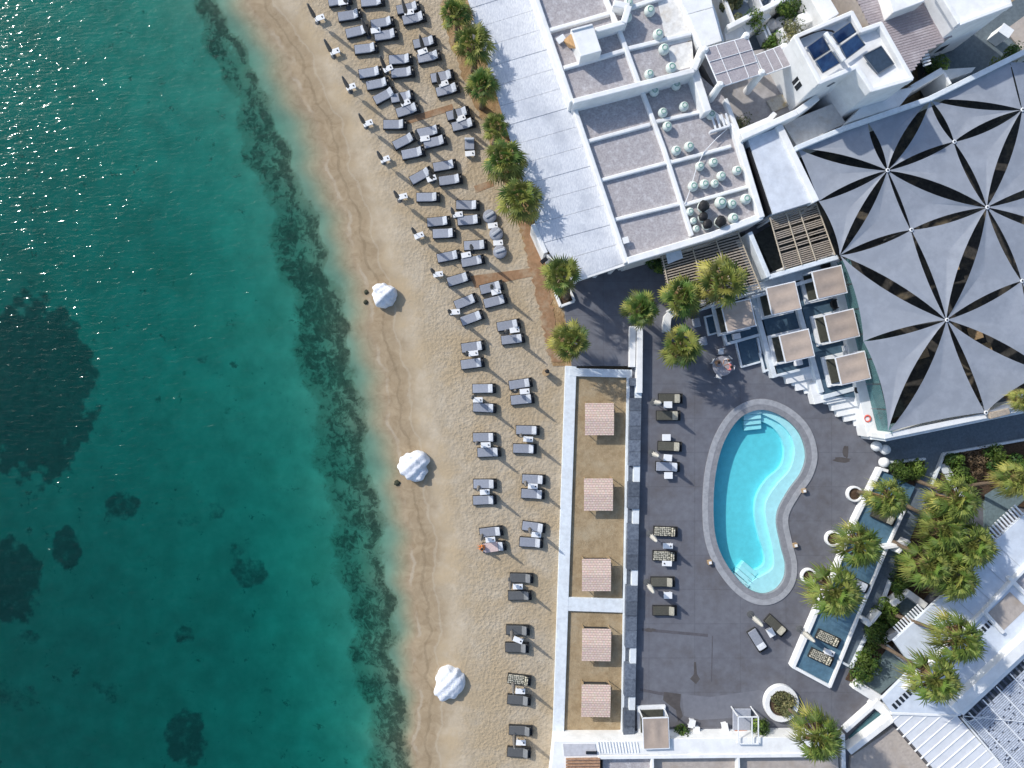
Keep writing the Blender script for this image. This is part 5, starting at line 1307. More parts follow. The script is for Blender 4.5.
def cabana():
    t = thing('cabana', '', 'cabana', (0, 0, 0), 'white framed cabanas with beige canopies')
    MB().box((0, 0, .15), (2.75, 2.55, .3)).build('base', PAD, t, bevel=.02)
    MB().box((-.02, 0, .38), (2.2, 2.05, .18)).build('mattress', mat('dark_olive_mattress', (.06, .062, .05), .9, .1, 5, world=False), t, bevel=.05)
    MB().box((.85, 0, .58), (.4, 1.9, .26)).build('bolster', CUSHD, t, bevel=.06)
    for sx in (-1.18, 1.18):
        for sy in (-1.1, 1.1): MB().box((sx, sy, 1.05), (.09, .09, 2.1)).build('post', PAD, t)
    for sy in (-1.1, 1.1): MB().box((0, sy, 2.12), (2.45, .09, .09)).build('beam', PAD, t)
    for sx in (-1.18, 1.18): MB().box((sx, 0, 2.13), (.09, 2.3, .09)).build('beam', PAD, t)
    mb = MB(); vs = []; nx_, ny_ = 8, 8
    for i in range(nx_ + 1):
        for j in range(ny_ + 1):
            u_ = i / nx_; w_ = j / ny_; vs.append((-1.14 + 2.28 * u_, -1.06 + 2.12 * w_, 2.20 - .11 * math.sin(u_ * PI) * abs(math.sin(w_ * PI * 2))))
    fs = [(i * (ny_ + 1) + j, (i + 1) * (ny_ + 1) + j, (i + 1) * (ny_ + 1) + j + 1, i * (ny_ + 1) + j + 1) for i in range(nx_) for j in range(ny_)]
    mb.add(vs, fs); mb.build('canopy', CANB, t, smooth=True)
    MB().box((0, 0, 2.14), (2.3, .04, .04)).build('centre_batten', PAD, t)
    return t
CB = Proto(cabana())
for quad, z, l in [([(813.4, 272), (838.9, 266.8), (846.8, 292.3), (819.5, 297.5)], DZ3, 'cabana at the top right, nearest the tan cane pergola'),
                   ([(767.7, 287.9), (794, 282.6), (801, 307.2), (772, 315)], DZ2, 'cabana with the most orange beige canopy, top of the middle deck'),
                   ([(722.8, 305.4), (751, 300), (754.5, 324.8), (727.2, 331.8)], DZ1, 'leftmost cabana, partly under a palm crown'),
                   ([(824.8, 315.3), (852.9, 310), (859, 335.5), (831, 341.6)], DZ3, 'cabana in the middle of the right deck beside the glass screen'),
                   ([(780.8, 334.6), (807.2, 329), (814.2, 356.6), (786, 362.7)], DZ2, 'cabana at the lower end of the middle deck'),
                   ([(836.2, 356.6), (863.4, 352.2), (870.5, 378.5), (842.4, 384.7)], DZ3, 'cabana nearest the white steps and black pot')]:
    x = sum(a[0] for a in quad) / 4; y = sum(a[1] for a in quad) / 4; q = P(x, y, z + 2.2); CB.place((q.x, q.y, z), BH(13), l)
q = P(656, 733.5, 2.4); CB.place((q.x, q.y, ZT), BH(-88), 'white framed cabana with tan canopy beside the slate wall at the bottom', (1.06, .95, .86))
# bare frame pavilion
q = P(747, 728.5, 2.0); t = thing('pavilion_frame', 'bare white metal pavilion frame with a small daybed inside', 'pavilion', (q.x, q.y, ZT))
for sx in (-.82, .82):
    for sy in (-1.1, 1.1): MB().box((q.x + sx, q.y + sy, ZT + .9), (.08, .08, 1.8)).build('post', PAD, t)
for sy in (-1.1, 1.1): MB().box((q.x, q.y + sy, ZT + 1.8), (1.72, .08, .08)).build('beam', PAD, t)
for sx in (-.82, 0.3, .82): MB().box((q.x + sx, q.y, ZT + 1.81), (.08, 2.28, .07)).build('beam', PAD, t)
MB().box((q.x, q.y, ZT + .2), (1.5, 2.0, .25)).build('bed', CUSH, t, bevel=.04); MB().box((q.x - .1, q.y - .9, ZT + .36), (1.1, .3, .12)).build('cushion', ORANGE, t, bevel=.04)

# lifebuoy, black pots, wood blocks, white globes
q = P(867.4, 418.6, 2.1); bm = bmesh.new()
mb = MB(); n, k2 = 24, 8; vs = []; fs = []
for i in range(n):
    for j in range(k2):
        a, b = 2 * PI * i / n, 2 * PI * j / k2; rr_ = .30 + .09 * math.cos(b); vs.append((rr_ * math.cos(a), rr_ * math.sin(a), .09 * math.sin(b)))
for i in range(n):
    for j in range(k2): fs.append((i * k2 + j, ((i + 1) % n) * k2 + j, ((i + 1) % n) * k2 + (j + 1) % k2, i * k2 + (j + 1) % k2))
mb.add(vs, fs); o = mb.build('lifebuoy', RINGM, None, smooth=True); o.location = (q.x, q.y, 2.12); o.rotation_euler = (BH(8), BH(-14), 0); o.scale = (.75, .85, .8); tag(o, 'salmon red lifebuoy leaning at the end of the white steps', 'lifebuoy')
def pot(x, y, z, r, l, m=BLACK, h=.55):
    q = P(x, y, z + h); t = thing('round_pot', l, 'pot', (q.x, q.y, z), 'black round pots by the cabanas')
    MB().lathe([(r * .6, 0), (r, h * .5), (r * .95, h), (r * .8, h), (r * .75, h - .1)], (q.x, q.y, z), 20).build('bowl', m, t, smooth=True)
    MB().lathe([(r * .78, h - .12), (.01, h - .08)], (q.x, q.y, z), 16).build('soil', BLACK, t)
pot(861, 389.5, DZ3, .42, 'round black pot on the white steps below the lowest cabana'); pot(836.5, 303.7, DZ3, .42, 'round black pot between the upper two right cabanas'); pot(826.5, 265, DZ3 + .5, .38, 'round black pot behind the top right cabana')
def pouf():
    t = thing('white_pouf', '', 'pouf', (0, 0, 0), 'white poufs on the cabana decks')
    MB().box((0, 0, .2), (.66, .5, .36)).build('pouf_body', PLAST, t, bevel=.06); MB().box((0, 0, .41), (.6, .45, .06)).build('pad', SHW, t, bevel=.02)
    return t
PF = Proto(pouf())
for x, y, z, l in [(737, 336, DZ1, 'white pouf below the leftmost cabana'), (799, 362.5, DZ2, 'white pouf at the foot of the middle deck cabana'), (848, 348, DZ3, 'white pouf between the two lower right cabanas')]:
    q = P(x, y, z + .4); PF.place((q.x, q.y, z), BH(12), l)
q = P(696, 322, ZT + .4); 
def pf2():
    t = thing('grey_pouf', '', 'pouf', (0, 0, 0), 'grey poufs among the palms')
    MB().box((0, 0, .2), (.62, .75, .36)).build('pouf_body', PILL, t, bevel=.08); MB().box((0, 0, .40), (.5, .6, .08)).build('pad', CUSH, t, bevel=.03)
    return t
PF2 = Proto(pf2())
for x, y, l in [(697, 322.5, 'grey pouf standing between palms left of the cabanas'), (703.5, 341, 'grey pouf at the right edge of the lower palm crown')]:
    q = P(x, y, ZT + .4); PF2.place((q.x, q.y, ZT), BH(12), l)
def wblock():
    t = thing('wooden_pool_light', '', 'pool light', (0, 0, 0), 'small wooden boxes around the pool rim')
    MB().box((0, 0, .18), (.34, .34, .36)).build('box', WOOD, t, bevel=.02); MB().box((0, 0, .375), (.22, .22, .03)).build('lid', PLAST, t)
    return t
WB = Proto(wblock())
for x, y, l in [(804.7, 491, 'small wooden box at the waist of the pool, upper right'), (796, 545.6, 'small wooden box right of the lower pool basin'), (710.3, 562.8, 'small wooden box at the lower left pool rim')]:
    q = P(x, y, ZT + .36); WB.place((q.x, q.y, ZT), BH(10), l)
def globe():
    t = thing('white_globe', '', 'globe', (0, 0, 0), 'white globes at the alley entrance')
    MB().lathe([(.18, 0), (.18, .06), (.1, .09)], n=16).build('foot', STEEL, t)
    MB().lathe([(.03, .04), (.25, .1), (.40, .28), (.43, .45), (.39, .65), (.24, .83), (.01, .89)], n=24).build('sphere', PLAST, t, smooth=True); return t
GB = Proto(globe())
for x, y, l in [(877.3, 446.4, 'upper left white globe at the alley entrance'), (886, 449.7, 'upper right white globe at the alley entrance'), (885, 462.6, 'lowest white globe at the corner of the blue platform')]:
    q = P(x, y, ZT + .6); GB.place((q.x, q.y, ZT), 0, l)

# ------------------------------------------------------------------ blue platform, path, alley
PZ = .92
deck([(881, 470), (915, 487), (903, 513), (888, 547), (870, 594), (857, 621), (830.5, 686), (794.5, 666), (818, 610), (838.6, 564.5), (856, 519.6)], PZ, 'blue_platform', BLUE2)
pk = thing('platform_kerb', 'thin white kerb around the blue lounger platform', 'kerb', tuple(P(840, 590, .5)))
for a, b, w in [((881, 469), (856, 519.6), .32), ((856, 519.6), (838.6, 564.5), .32), ((838.6, 564.5), (818, 609), .32), ((818, 609), (793.3, 667), .34), ((793.3, 667), (830.3, 687), .26), ((830.3, 687), (857, 621), .24), ((857, 621), (888, 547), .22), ((888, 547), (905, 510), .22), ((881, 469), (888, 471), .25)]:
    mb = MB(); mb.wall(a, b, w, PZ + .22, .3, ext=.05); mb.build('kerb', WHITE, pk, bevel=.03)
for seg in ([(904, 545), (884, 548)], [(904, 545), (898, 553), (910, 541)],):
    mb = MB()
    for a, b in zip(seg, seg[1:]): mb.wall(a, b, .26, 1.75 + jz(), .3)
    mb.build('low_gate_wall', WHITE, pk, bevel=.03)
for seg in ([(862, 618), (869, 621), (868, 626), (873, 622), (881, 612)],):
    mb = MB()
    for a, b in zip(seg, seg[1:]): mb.wall(a, b, .24, 1.6 + jz(), .3)
    mb.build('low_gate_wall', WHITE, pk, bevel=.03)
pw = [(868, 431), (1090, 375), (1090, 428), (1024, 440.5), (945, 454.5), (931, 487.5), (910, 540), (891.4, 580.5), (880.7, 610), (868, 635), (853, 666), (837, 670), (870, 594), (888, 547), (915, 487), (926, 459), (889, 463)]
mb = MB(); mb.poly(pw, ZT + .10, .2); struct(mb.build('alley', ALLEY))
ak = thing('alley_kerb', 'thin white kerb along the right side of the alley and planting beds', 'kerb', tuple(P(940, 470, .5)))
for a, b in [((1090, 427), (1024, 440)), ((1024, 440), (945, 454)), ((945, 454), (931.4, 487.4)), ((891.4, 580.5), (880.7, 609.8)), ((868, 635), (852, 668)), ((890, 463), (926, 459)), ((852, 668), (838, 660))]:
    mb = MB(); mb.wall(a, b, .18, ZT + .45, .3); mb.build('kerb', WHITE2, ak, bevel=.02)

# ------------------------------------------------------------------ vegetation helpers
def blade(mb, p, d, side, L_, w, droop, tint, wind=Vector((0, 0, 0))):
    m1 = p + d * L_ * .5 + Vector((0, 0, -droop * .25 * L_)) + wind * L_ * .15; e = p + d * L_ * .92 + Vector((0, 0, -droop * L_)) + wind * L_ * .6
    n = len(mb.v)
    mb.v += [tuple(p - side * w * .3), tuple(p + side * w * .3), tuple(m1 + side * w), tuple(m1 - side * w), tuple(e)]
    mb.f += [(n, n + 1, n + 2, n + 3), (n + 3, n + 2, n + 4)]; mb.t += [tint, tint]
def palm_crown(seed, R=1.7, leaves=34, wind=Vector((0, 0, 0)), yellow=.25, droopk=.35, wide=(13, .03)):
    r = random.Random(seed); mb = MB(); dead = MB()
    for i in range(leaves):
        f = i / leaves
        az = i * 2.39996 + r.uniform(-.25, .25); el = BH(80 - 105 * f ** .85 + r.uniform(-8, 8))
        D = Vector((math.cos(az) * math.cos(el), math.sin(az) * math.cos(el), math.sin(el)))
        D = (D + wind * (.35 + .3 * f)).normalized()
        Lp = R * (.36 + .24 * f) * r.uniform(.85, 1.15)
        c = D * Lp + Vector((0, 0, -.10 * f * R))
        S = D.cross(Vector((0, 0, 1)));
        if S.length < .05: S = Vector((1, 0, 0))
        S.normalize(); Up = S.cross(D).normalized()
        roll = r.uniform(-.5, .5); S2 = S * math.cos(roll) + Up * math.sin(roll)
        old = max(0, (f - .62) / .38)
        y0 = min(1, max(0, r.gauss(yellow, .2) + old * .6)); br = r.uniform(.2, 1)
        tgt = mb
        # petiole
        n = len(mb.v); w = .02 * R
        mb.v += [tuple(S2 * w), tuple(-S2 * w), tuple(c - S2 * w), tuple(c + S2 * w)]; mb.f += [(n, n + 1, n + 2, n + 3)]; mb.t += [(.45, .35, 0)]
        nb = wide[0]
        for k in range(nb):
            a = (k / (nb - 1) - .5) * BH(215); dd = (D * math.cos(a) + S2 * math.sin(a)).normalized()
            sd = dd.cross(D.cross(S2)).normalized()
            bl = R * .48 * (1 - .28 * abs(a) / 1.7) * r.uniform(.85, 1.12)
            blade(mb, c, dd, sd, bl, R * wide[1], droopk * r.uniform(.4, 1.4) * (.5 + f), (y0 + r.uniform(-.12, .12), min(1, max(0, br + r.uniform(-.2, .2))), 0), wind * 1.0)
    # dry skirt
    for i in range(16):
        az = r.uniform(0, 6.28); D = Vector((math.cos(az) * .8, math.sin(az) * .8, -.6)) + wind * .5 + Vector((.25, -.1, 0))
        for k in range(6):
            dd = (D + Vector((r.uniform(-.3, .3), r.uniform(-.3, .3), 0))).normalized(); g = r.uniform(.5, 1.3)
            blade(dead, Vector((0, 0, -.15 * R)), dd, dd.orthogonal().normalized(), R * r.uniform(.6, 1.0), R * .03, .3, (g, g * .95, g * .85))
    return mb, dead
VAR = {}
def crown_mesh(kind, k):
    key = (kind, k)
    if key not in VAR:
        if kind == 'n': c, d = palm_crown(100 + k, [1.68, 1.78, 1.6, 1.72][k], [30, 26, 32, 27][k], [Vector((.12, -.1, 0)), Vector((-.12, .05, 0)), Vector((.05, .15, 0)), Vector((.16, .04, 0))][k], [.16, .30, .12, .24][k], .5)
        elif kind == 'w': c, d = palm_crown(200 + k, 2.05, 54, Vector((.55, -.40, -.35)), .14, .95, (15, .022))
        else: c, d = palm_crown(300 + k, 1.8, 44, Vector((.3, -.25, -.2)), .4, .8, (15, .022))
        VAR[key] = (c, d)
    return VAR[key]
def palm(bpx, cpx, zc, s, kind, k, label, z0=0.0, rot=None, group='fan palms'):
    b = P(bpx[0], bpx[1], z0); c = P(cpx[0], cpx[1], zc)
    t = thing('fan_palm', label, 'palm tree', (b.x, b.y, z0), group)
    pts = []; rs = []
    for i in range(9):
        f = i / 8; p = b.lerp(c, f); bend = math.sin(f * PI) * .12
        pts.append(p + Vector((bend, bend * .5, 0))); rs.append(((.24 if kind == 'n' else .17) - .08 * f) * (1.12 if i % 2 else 1) * (1.2 if i == 0 else 1) * (1 if i < 7 else 1.25))
    mb = MB(); mb.path(pts, rs, 10); mb.build('trunk', TRUNK, t, smooth=True)
    C_, D_ = crown_mesh(kind, k)
    rot = rot if rot is not None else (0 if kind != 'n' else k * 1.3 + c.x)
    M = Matrix.Translation(c) @ Matrix.Rotation(rot, 4, 'Z') @ Matrix.Scale(s, 4)
    for nm, src, m in (('crown', C_, PALM if kind == 'n' else PALM2), ('dead_fronds', D_, SKIRT)):
        mb = MB(); mb.v = [tuple(M @ Vector(v)) for v in src.v]; mb.f = src.f; mb.t = src.t; mb.build(nm, m, t)
    return t
def palm_at(cx, cy, zc, s, kind, k, label, z0=0.0, lean=(0, 0), **kw):
    c = P(cx, cy, zc); b = (c.x + lean[0], c.y + lean[1])
    kk = FP / (CAMZ - z0); palm((512 + b[0] * kk, 384 - b[1] * kk), (cx, cy), zc, s, kind, k, label, z0, **kw)
beachp = [(455, 12, 4.4, .92), (473, 43, 4.6, 1.12), (482, 84, 4.4, 1.0), (496, 126, 3.8, .82), (505, 159, 4.6, 1.22), (520, 198, 4.6, 1.25)]
bl = ['topmost palm of the row along the whitewashed roof', 'second palm from the top along the whitewashed roof', 'third palm from the top along the whitewashed roof', 'smallest palm of the row along the whitewashed roof', 'fifth palm from the top along the whitewashed roof', 'largest and lowest palm of the row along the whitewashed roof']
for i, ((x, y, z, s), l) in enumerate(zip(beachp, bl)): palm_at(x, y, z, s, 'n', i % 4, l, 0, (-.2, -.1))
palm((566.5, 298), (562, 275), 5.2, 1.12, 'n', 3, 'palm growing from the square white planter at the roof corner', .6)
palm_at(571, 341, 3.9, 1.12, 'n', 1, 'palm at the top left corner of the garden wall', 0, (.1, 0))
palm_at(641, 309, 4.2, 1.1, 'n', 2, 'leftmost palm of the group above the white double wall', ZT, (0, -.1))
palm_at(683, 296, 4.6, 1.2, 'n', 0, 'middle palm partly over the cane slat pergola', ZT, (0, .1))
palm_at(724, 282, 5.6, 1.38, 'n', 1, 'tallest palm overlapping the cane slat pergola and leftmost cabana', ZT)
palm_at(682, 346, 4.2, 1.2, 'n', 3, 'palm standing alone below the group near the round table', ZT)
# palm planters
q = P(565, 297, .9); t = thing('square_planter', 'square white planter at the roof corner with a palm in it', 'planter', (q.x, q.y, 0))
mb = MB()
cs = [(555.5, 292), (570, 289), (574.5, 301), (561, 306)]
for a, b in zip(cs, cs[1:] + cs[:1]): mb.wall(a, b, .2, .9 + jz(), 0)
mb.build('planter_box', WHITE, t, bevel=.03); mb = MB(); mb.poly([(557, 293), (569, 290.5), (573, 300), (562, 304.5)], .7, 0); mb.build('soil', SOILD, t)
wind_p = [((857, 492), (889, 498), 6.4, .92, 0, (855.3, 494.2), 'windblown palm leaning from the top round pot of the platform'), ((834, 537), (860, 546), 6.4, 1.05, 1, (833.8, 539), 'windblown palm leaning from the middle round pot'),
          ((809, 574), (836, 592), 6.4, 1.22, 2, (809.4, 576.6), 'windblown palm leaning from the lowest round pot over the platform')]
def ring_planter(x, y, r, z, h, label, sx=1, sy=1, rot=0, grp='round white palm planters', rim=.14):
    q = P(x, y, z + h); t = thing('round_planter', label, 'planter', (q.x, q.y, z), grp)
    MB().lathe([(r * .94, 0), (r, .05), (r, h - .03), (r - .04, h), (r - rim, h), (r - rim - .03, h - .05), (r - rim - .03, h - .2)], (q.x, q.y, z), 36, sx, sy).build('rim', WHITE, t, smooth=False)
    MB().lathe([(r - rim - .01, h - .16), (.01, h - .10)], (q.x, q.y, z), 24, sx, sy).build('soil', SOILD, t)
    return q
for b, c, z, s, k, pp, l in wind_p:
    ring_planter(pp[0], pp[1], .66, ZT, .42, 'round white planter under the ' + l.replace('windblown palm leaning from the ', '').replace(' over the platform', '').replace(' of the platform', '') + ' palm')
    palm(b, c, z, s, 'w', k, l, ZT, group='windblown palms')
qq = ring_planter(781.8, 704, 1.45, ZT, .5, 'large white oval planter with a leaning palm near the bottom', 1, 1.06, grp='large planters', rim=.42)
palm((785, 706), (818, 738), 6.3, 1.15, 'w', 1, 'windblown palm leaning over the bottom white roof from the oval planter', ZT, group='windblown palms')
for b, c, z, s, kd, k, l in [((915, 480), (957, 500), 7.0, 1.12, 'w', 0, 'topmost palm of the dense windblown clump'), ((905, 505), (945, 530), 6.6, 1.05, 'w', 1, 'left palm in the dense windblown clump'), ((925, 515), (972, 545), 7.0, 1.12, 'w', 2, 'right palm in the dense windblown clump'),
                             ((890, 540), (930, 566), 6.5, 1.08, 'w', 2, 'lower left palm of the dense windblown clump'), ((915, 545), (955, 578), 6.8, 1.1, 'w', 0, 'lowest palm of the dense windblown clump'),
                             ((885, 612), (960, 640), 7.8, 1.12, 'w', 1, 'yellow green palm above the white roofs, its thin trunk crossing the small court'), ((872, 640), (936, 680), 7.8, 1.12, 'w', 2, 'lowest windblown palm over the white corrugated roof'),
                             ((960, 487), (1018, 480), 6.5, .95, 'y', 0, 'orange tinted palm at the right edge with a bare horizontal looking trunk'), ((985, 395), (1024, 400), 6.5, .6, 'y', 1, 'small yellow palm at the right edge by the sail canopy')]:
    palm(b, c, z, s, kd, k, l, ZT, group='windblown palms')

def foliage(pts_px, z0, z1, count, size, m, seed, label, name='hedge', cat='hedge', group=None, core=True, irregular=.3):
    """leaf sized faces spread through the volume over a polygon"""
    r = random.Random(seed); W_ = [P(x, y, (z0 + z1) / 2) for x, y in pts_px]
    xs = [p.x for p in W_]; ys = [p.y for p in W_]
    def ins(p):
        c_ = False; n = len(W_)
        for i in range(n):
            a, b = W_[i], W_[(i + 1) % n]
            if (a.y > p[1]) != (b.y > p[1]) and p[0] < (b.x - a.x) * (p[1] - a.y) / (b.y - a.y) + a.x: c_ = not c_
        return c_
    clumps = []
    while len(clumps) < max(6, count // 160):
        p = (r.uniform(min(xs), max(xs)), r.uniform(min(ys), max(ys)))
        if ins(p): clumps.append((p[0], p[1], r.uniform(z0 + (z1 - z0) * .3, z1), r.uniform(.35, .75), r.uniform(0, 1), r.uniform(.1, .9)))
    mb = MB()
    for i in range(count):
        c = r.choice(clumps); d = Vector((r.gauss(0, 1), r.gauss(0, 1), r.gauss(0, 1))).normalized() * c[3] * r.uniform(.5, 1) ** .4
        p = Vector((c[0], c[1], c[2])) + d
        if p.z < z0: p.z = z0 + .05
        n_ = (d.normalized() + Vector((r.uniform(-.6, .6), r.uniform(-.6, .6), r.uniform(0, .8)))).normalized(); u_ = n_.orthogonal().normalized(); w_ = n_.cross(u_); s = size * r.uniform(.6, 1.3)
        a = r.uniform(0, 6.28); e1 = u_ * math.cos(a) + w_ * math.sin(a); e2 = n_.cross(e1)
        mb.add([p - e1 * s, p + e2 * s * .5, p + e1 * s, p - e2 * s * .5], [(0, 1, 2, 3)], (min(1, max(0, c[4] + r.uniform(-.25, .25))), min(1, max(0, c[5] + r.uniform(-.3, .3))), 0))
    q = P(sum(x for x, y in pts_px) / len(pts_px), sum(y for x, y in pts_px) / len(pts_px), z0)
    t = thing(name, label, cat, (q.x, q.y, z0), group)
    mb.build('leaves', m, t)
    st_ = MB()
    for c in clumps[:10]: st_.tube((c[0], c[1], z0 - .1), (c[0], c[1], c[2]), .025, .015, 5)
    st_.build('stems', TRUNK, t)
    return t
# planting beds
mb = MB(); mb.poly([(946, 456), (1090, 428), (1090, 520), (985, 500), (938, 492)], ZT + .18, .2); struct(mb.build('planting_bed', SOILD))
mb = MB(); mb.poly([(891, 465), (925, 461), (914, 485), (899, 482)], ZT + .25, .2); struct(mb.build('planting_bed', SOILD))
mb = MB(); mb.poly([(915, 530), (935, 500), (960, 560), (900, 625), (880, 690), (846, 680), (882, 612)], ZT + .16, .2); struct(mb.build('planting_bed', SOILD))
foliage([(892, 465), (924, 461), (914, 484), (900, 482)], ZT + .2, 1.6, 2600, .10, HEDGE, 1, 'green hedge filling the triangle bed below the white globes')
foliage([(946, 460), (958, 456), (972, 485), (960, 487), (945, 470)], ZT + .2, 1.5, 2200, .10, HEDGE, 2, 'dark green hedge left of the brown groundcover')
foliage([(985, 450), (999, 447), (1012, 470), (1005, 478), (990, 468)], ZT + .2, 1.5, 2200, .10, HEDGE, 3, 'bright green hedge right of the brown groundcover')
foliage([(1003, 447), (1060, 436), (1060, 470), (1012, 466)], ZT + .2, 1.8, 2400, .11, HEDGE, 4, 'dark hedge at the right edge beyond the thin white kerb')
o = foliage([(958, 456), (985, 450), (998, 474), (988, 484), (972, 484)], ZT + .1, .75, 3200, .09, OLEAF, 5, 'patch of dry brown groundcover between two green hedges', 'groundcover_patch', 'groundcover')
for ch in o.children:
    if ch.name.startswith('leaves'): ch.data.materials[0] = BRUSH
foliage([(905, 552), (912, 545), (905, 580), (896, 600), (890, 596)], ZT + .2, 1.6, 2600, .10, HEDGE, 6, 'narrow hedge between the alley and the palm clump')
foliage([(885, 596), (897, 606), (892, 628), (880, 630), (876, 620)], ZT + .2, 1.7, 2200, .10, HEDGE, 7, 'hedge at the zigzag wall beside the small court')
foliage([(872, 625), (887, 640), (884, 652), (870, 642)], ZT + .2, 1.7, 2200, .10, HEDGE, 8, 'dark clipped hedge above the small dark court')
foliage([(868, 648), (882, 655), (868, 676), (854, 682), (850, 672)], ZT + .2, 1.7, 2800, .10, HEDGE, 9, 'bright hedge left of the small dark court')
foliage([(773, 697), (784, 694), (792, 700), (793, 709), (785, 713), (775, 708)], ZT + .4, 1.0, 2600, .09, OLEAF, 10, 'brown green low plants filling the large oval planter', 'planter_plants', 'plants')
foliage([(755, 720), (766, 718), (768, 735), (758, 736)], ZT, 1.6, 900, .11, HEDGE, 11, 'small dark shrub right of the bare pavilion frame', 'shrub', 'shrub')
foliage([(680, 730), (685, 729), (687, 735), (681, 736)], ZT, 1.2, 700, .10, HEDGE, 12, 'small shrub in a white pot by the tan cabana', 'shrub', 'shrub')
foliage([(722, -10), (740, -15), (742, 20), (727, 26)], 2.4, 4.2, 2200, .12, OLEAF, 13, 'tall olive brown shrub beside the white annex', 'shrub', 'shrub')
foliage([(776, 12), (812, -8), (816, 4), (784, 20)], 2.2, 4.0, 2600, .11, HEDGE, 14, 'dark hedge behind the white pointed stools')
foliage([(783, 29), (793, 25), (796, 33), (787, 38)], 4.3, 5.0, 900, .09, OLEAF, 15, 'olive plants in the white walled square planter', 'planter_plants', 'plants')
foliage([(768, 38), (776, 37), (777, 45), (770, 47)], 2.4, 4.2, 900, .10, HEDGE, 16, 'round bright shrub touching the smaller bamboo pergola', 'shrub', 'shrub')
foliage([(749, 22), (756, 20), (757, 28), (750, 30)], 2.4, 4.4, 800, .10, HEDGE, 17, 'small shrub on the wall above the larger bamboo pergola', 'shrub', 'shrub')
foliage([(739, 122), (745, 121), (745, 128), (740, 129)], ZC, ZC + .9, 500, .09, OLEAF, 18, 'tiny shrub in the lower corner of the raised patio', 'shrub', 'shrub')
foliage([(930, 66), (942, 62), (940, 70), (932, 72)], 2.0, 4.3, 800, .11, HEDGE, 19, 'small shrub beside the wall wedge under the plank deck', 'shrub', 'shrub')
foliage([(1000, 57), (1010, 52), (1010, 60), (1002, 62)], 2.0, 4.5, 800, .11, HEDGE, 20, 'small shrub behind the long parapet by the right tower', 'shrub', 'shrub')
foliage([(646, 258), (660, 256), (662, 268), (650, 272)], ZT, 2.4, 900, .12, HEDGE, 21, 'dark shrub in shadow left of the cane slat pergola', 'shrub', 'shrub')

# ------------------------------------------------------------------ bottom right white houses
# strip of white stepping slabs
t = thing('stepping_slabs', 'three white slabs in a row beside the hedge under the palm clump', 'paving slabs', tuple(P(950, 480, .5)))
for a in ([(939, 465), (948, 463), (953, 473), (944, 474)], [(945, 475), (954, 474), (961, 485), (951, 487)], [(953, 488), (962, 486), (968, 496), (958, 497)]):
    mb = MB(); mb.poly(a, ZT + .3, .2); mb.build('slab', WHITE2, t, bevel=.02)
q = P(1000, 590, 0); t1 = thing('white_house', 'large white house with broad pale roof terraces at the right edge', 'building', (q.x, q.y, 0))
ZH = 3.6
WR2 = mat('pale_blue_white_roof', (.58, .64, .72), .8, .05, 1.5, .15, 8, dirt=(.70, .73, .78), dscale=.3, damt=.8)
mb = MB(); mb.poly([(1090, 447), (1024, 515), (993, 543), (960, 580), (926, 611), (894, 641), (913, 668), (882, 699), (893, 714), (960, 716), (1024, 658), (1090, 600)], ZH, ZH - .3); mb.build('roof', WR2, t1)
mb = MB(); mb.poly([(1110, 500), (1060, 540), (1010, 590), (970, 640), (960, 675), (945, 714), (1000, 690), (1090, 640)], ZH - .31, 0); mb.build('walls', WHITE, t1)
def hw(a, b, w, zt, zb=ZH - .3, nm='parapet', m=WHITE): mb = MB(); mb.wall(a, b, w, zt, zb, ext=.05); mb.build(nm, m, t1, bevel=.06)
hw((1090, 585), (955, 710), .95, ZH + .7); hw((1090, 500), (985, 612), .3, ZH + .35); hw((985, 612), (905, 690), .28, ZH + .34); hw((1004, 633), (985, 612), .3, ZH + .36); hw((1034, 602), (1010, 578), .3, ZH + .36)
for quad in ([(986, 615), (1010, 592), (1027, 608), (1003, 631)], [(1013, 583), (1036, 561), (1054, 576), (1031, 598)]):
    mb = MB(); mb.poly(quad, ZH + .02, ZH - .2); mb.build('roof_well', ROOFT if quad[0][0] < 1000 else ROOFG, t1)
# joint lines
mb = MB()
for k in range(6):
    a = (1000 - k * 17, 548 + k * 15); b = (a[0] + 24, a[1] + 22); mb.wall(a, b, .04, ZH + .012, ZH - .1)
mb.build('roof_joint', mat('joint_grey', (.45, .48, .52), .8, .05), t1)
# slats projecting along the upper-left edge
mb = MB()
def slats(p0, p1, n, L_, z, mb, off=0):
    A, B = P(*p0, z), P(*p1, z); d = (B - A); nn_ = Vector((-d.y, d.x, 0)).normalized()
    if nn_.x > 0: nn_ = -nn_
    for k in range(n):
        c = A.lerp(B, (k + .5) / n); rot = math.atan2(nn_.y, nn_.x)
        cc = c + nn_ * (L_ / 2 + off); mb.box((cc.x, cc.y, z), (L_, .13, .1), rot)
slats((1024, 513), (991, 543), 12, 1.0, ZH - .1, mb); mb.build('projecting_slats', PAD, t1)
mb = MB(); slats((926, 612), (900, 636), 11, .9, ZH - .3, mb); mb.build('projecting_slats', PAD, t1)
# dark slots rows (openings)
def slots(p0, p1, n, w, z, th):
    A, B = P(*p0, z), P(*p1, z)
    mb = MB(); L_ = (B - A).length / n
    for k in range(n):
        c = A.lerp(B, (k + .5) / n); mb.box((c.x, c.y, z), (L_ * .62, w, .03), math.atan2((B - A).y, (B - A).x))
    mb.build('roof_slots', WINDOW, th)
slots((893, 708), (918, 684), 7, .5, ZH + .02, t1); slots((979, 634), (992, 621), 4, .45, ZH + .02, t1)
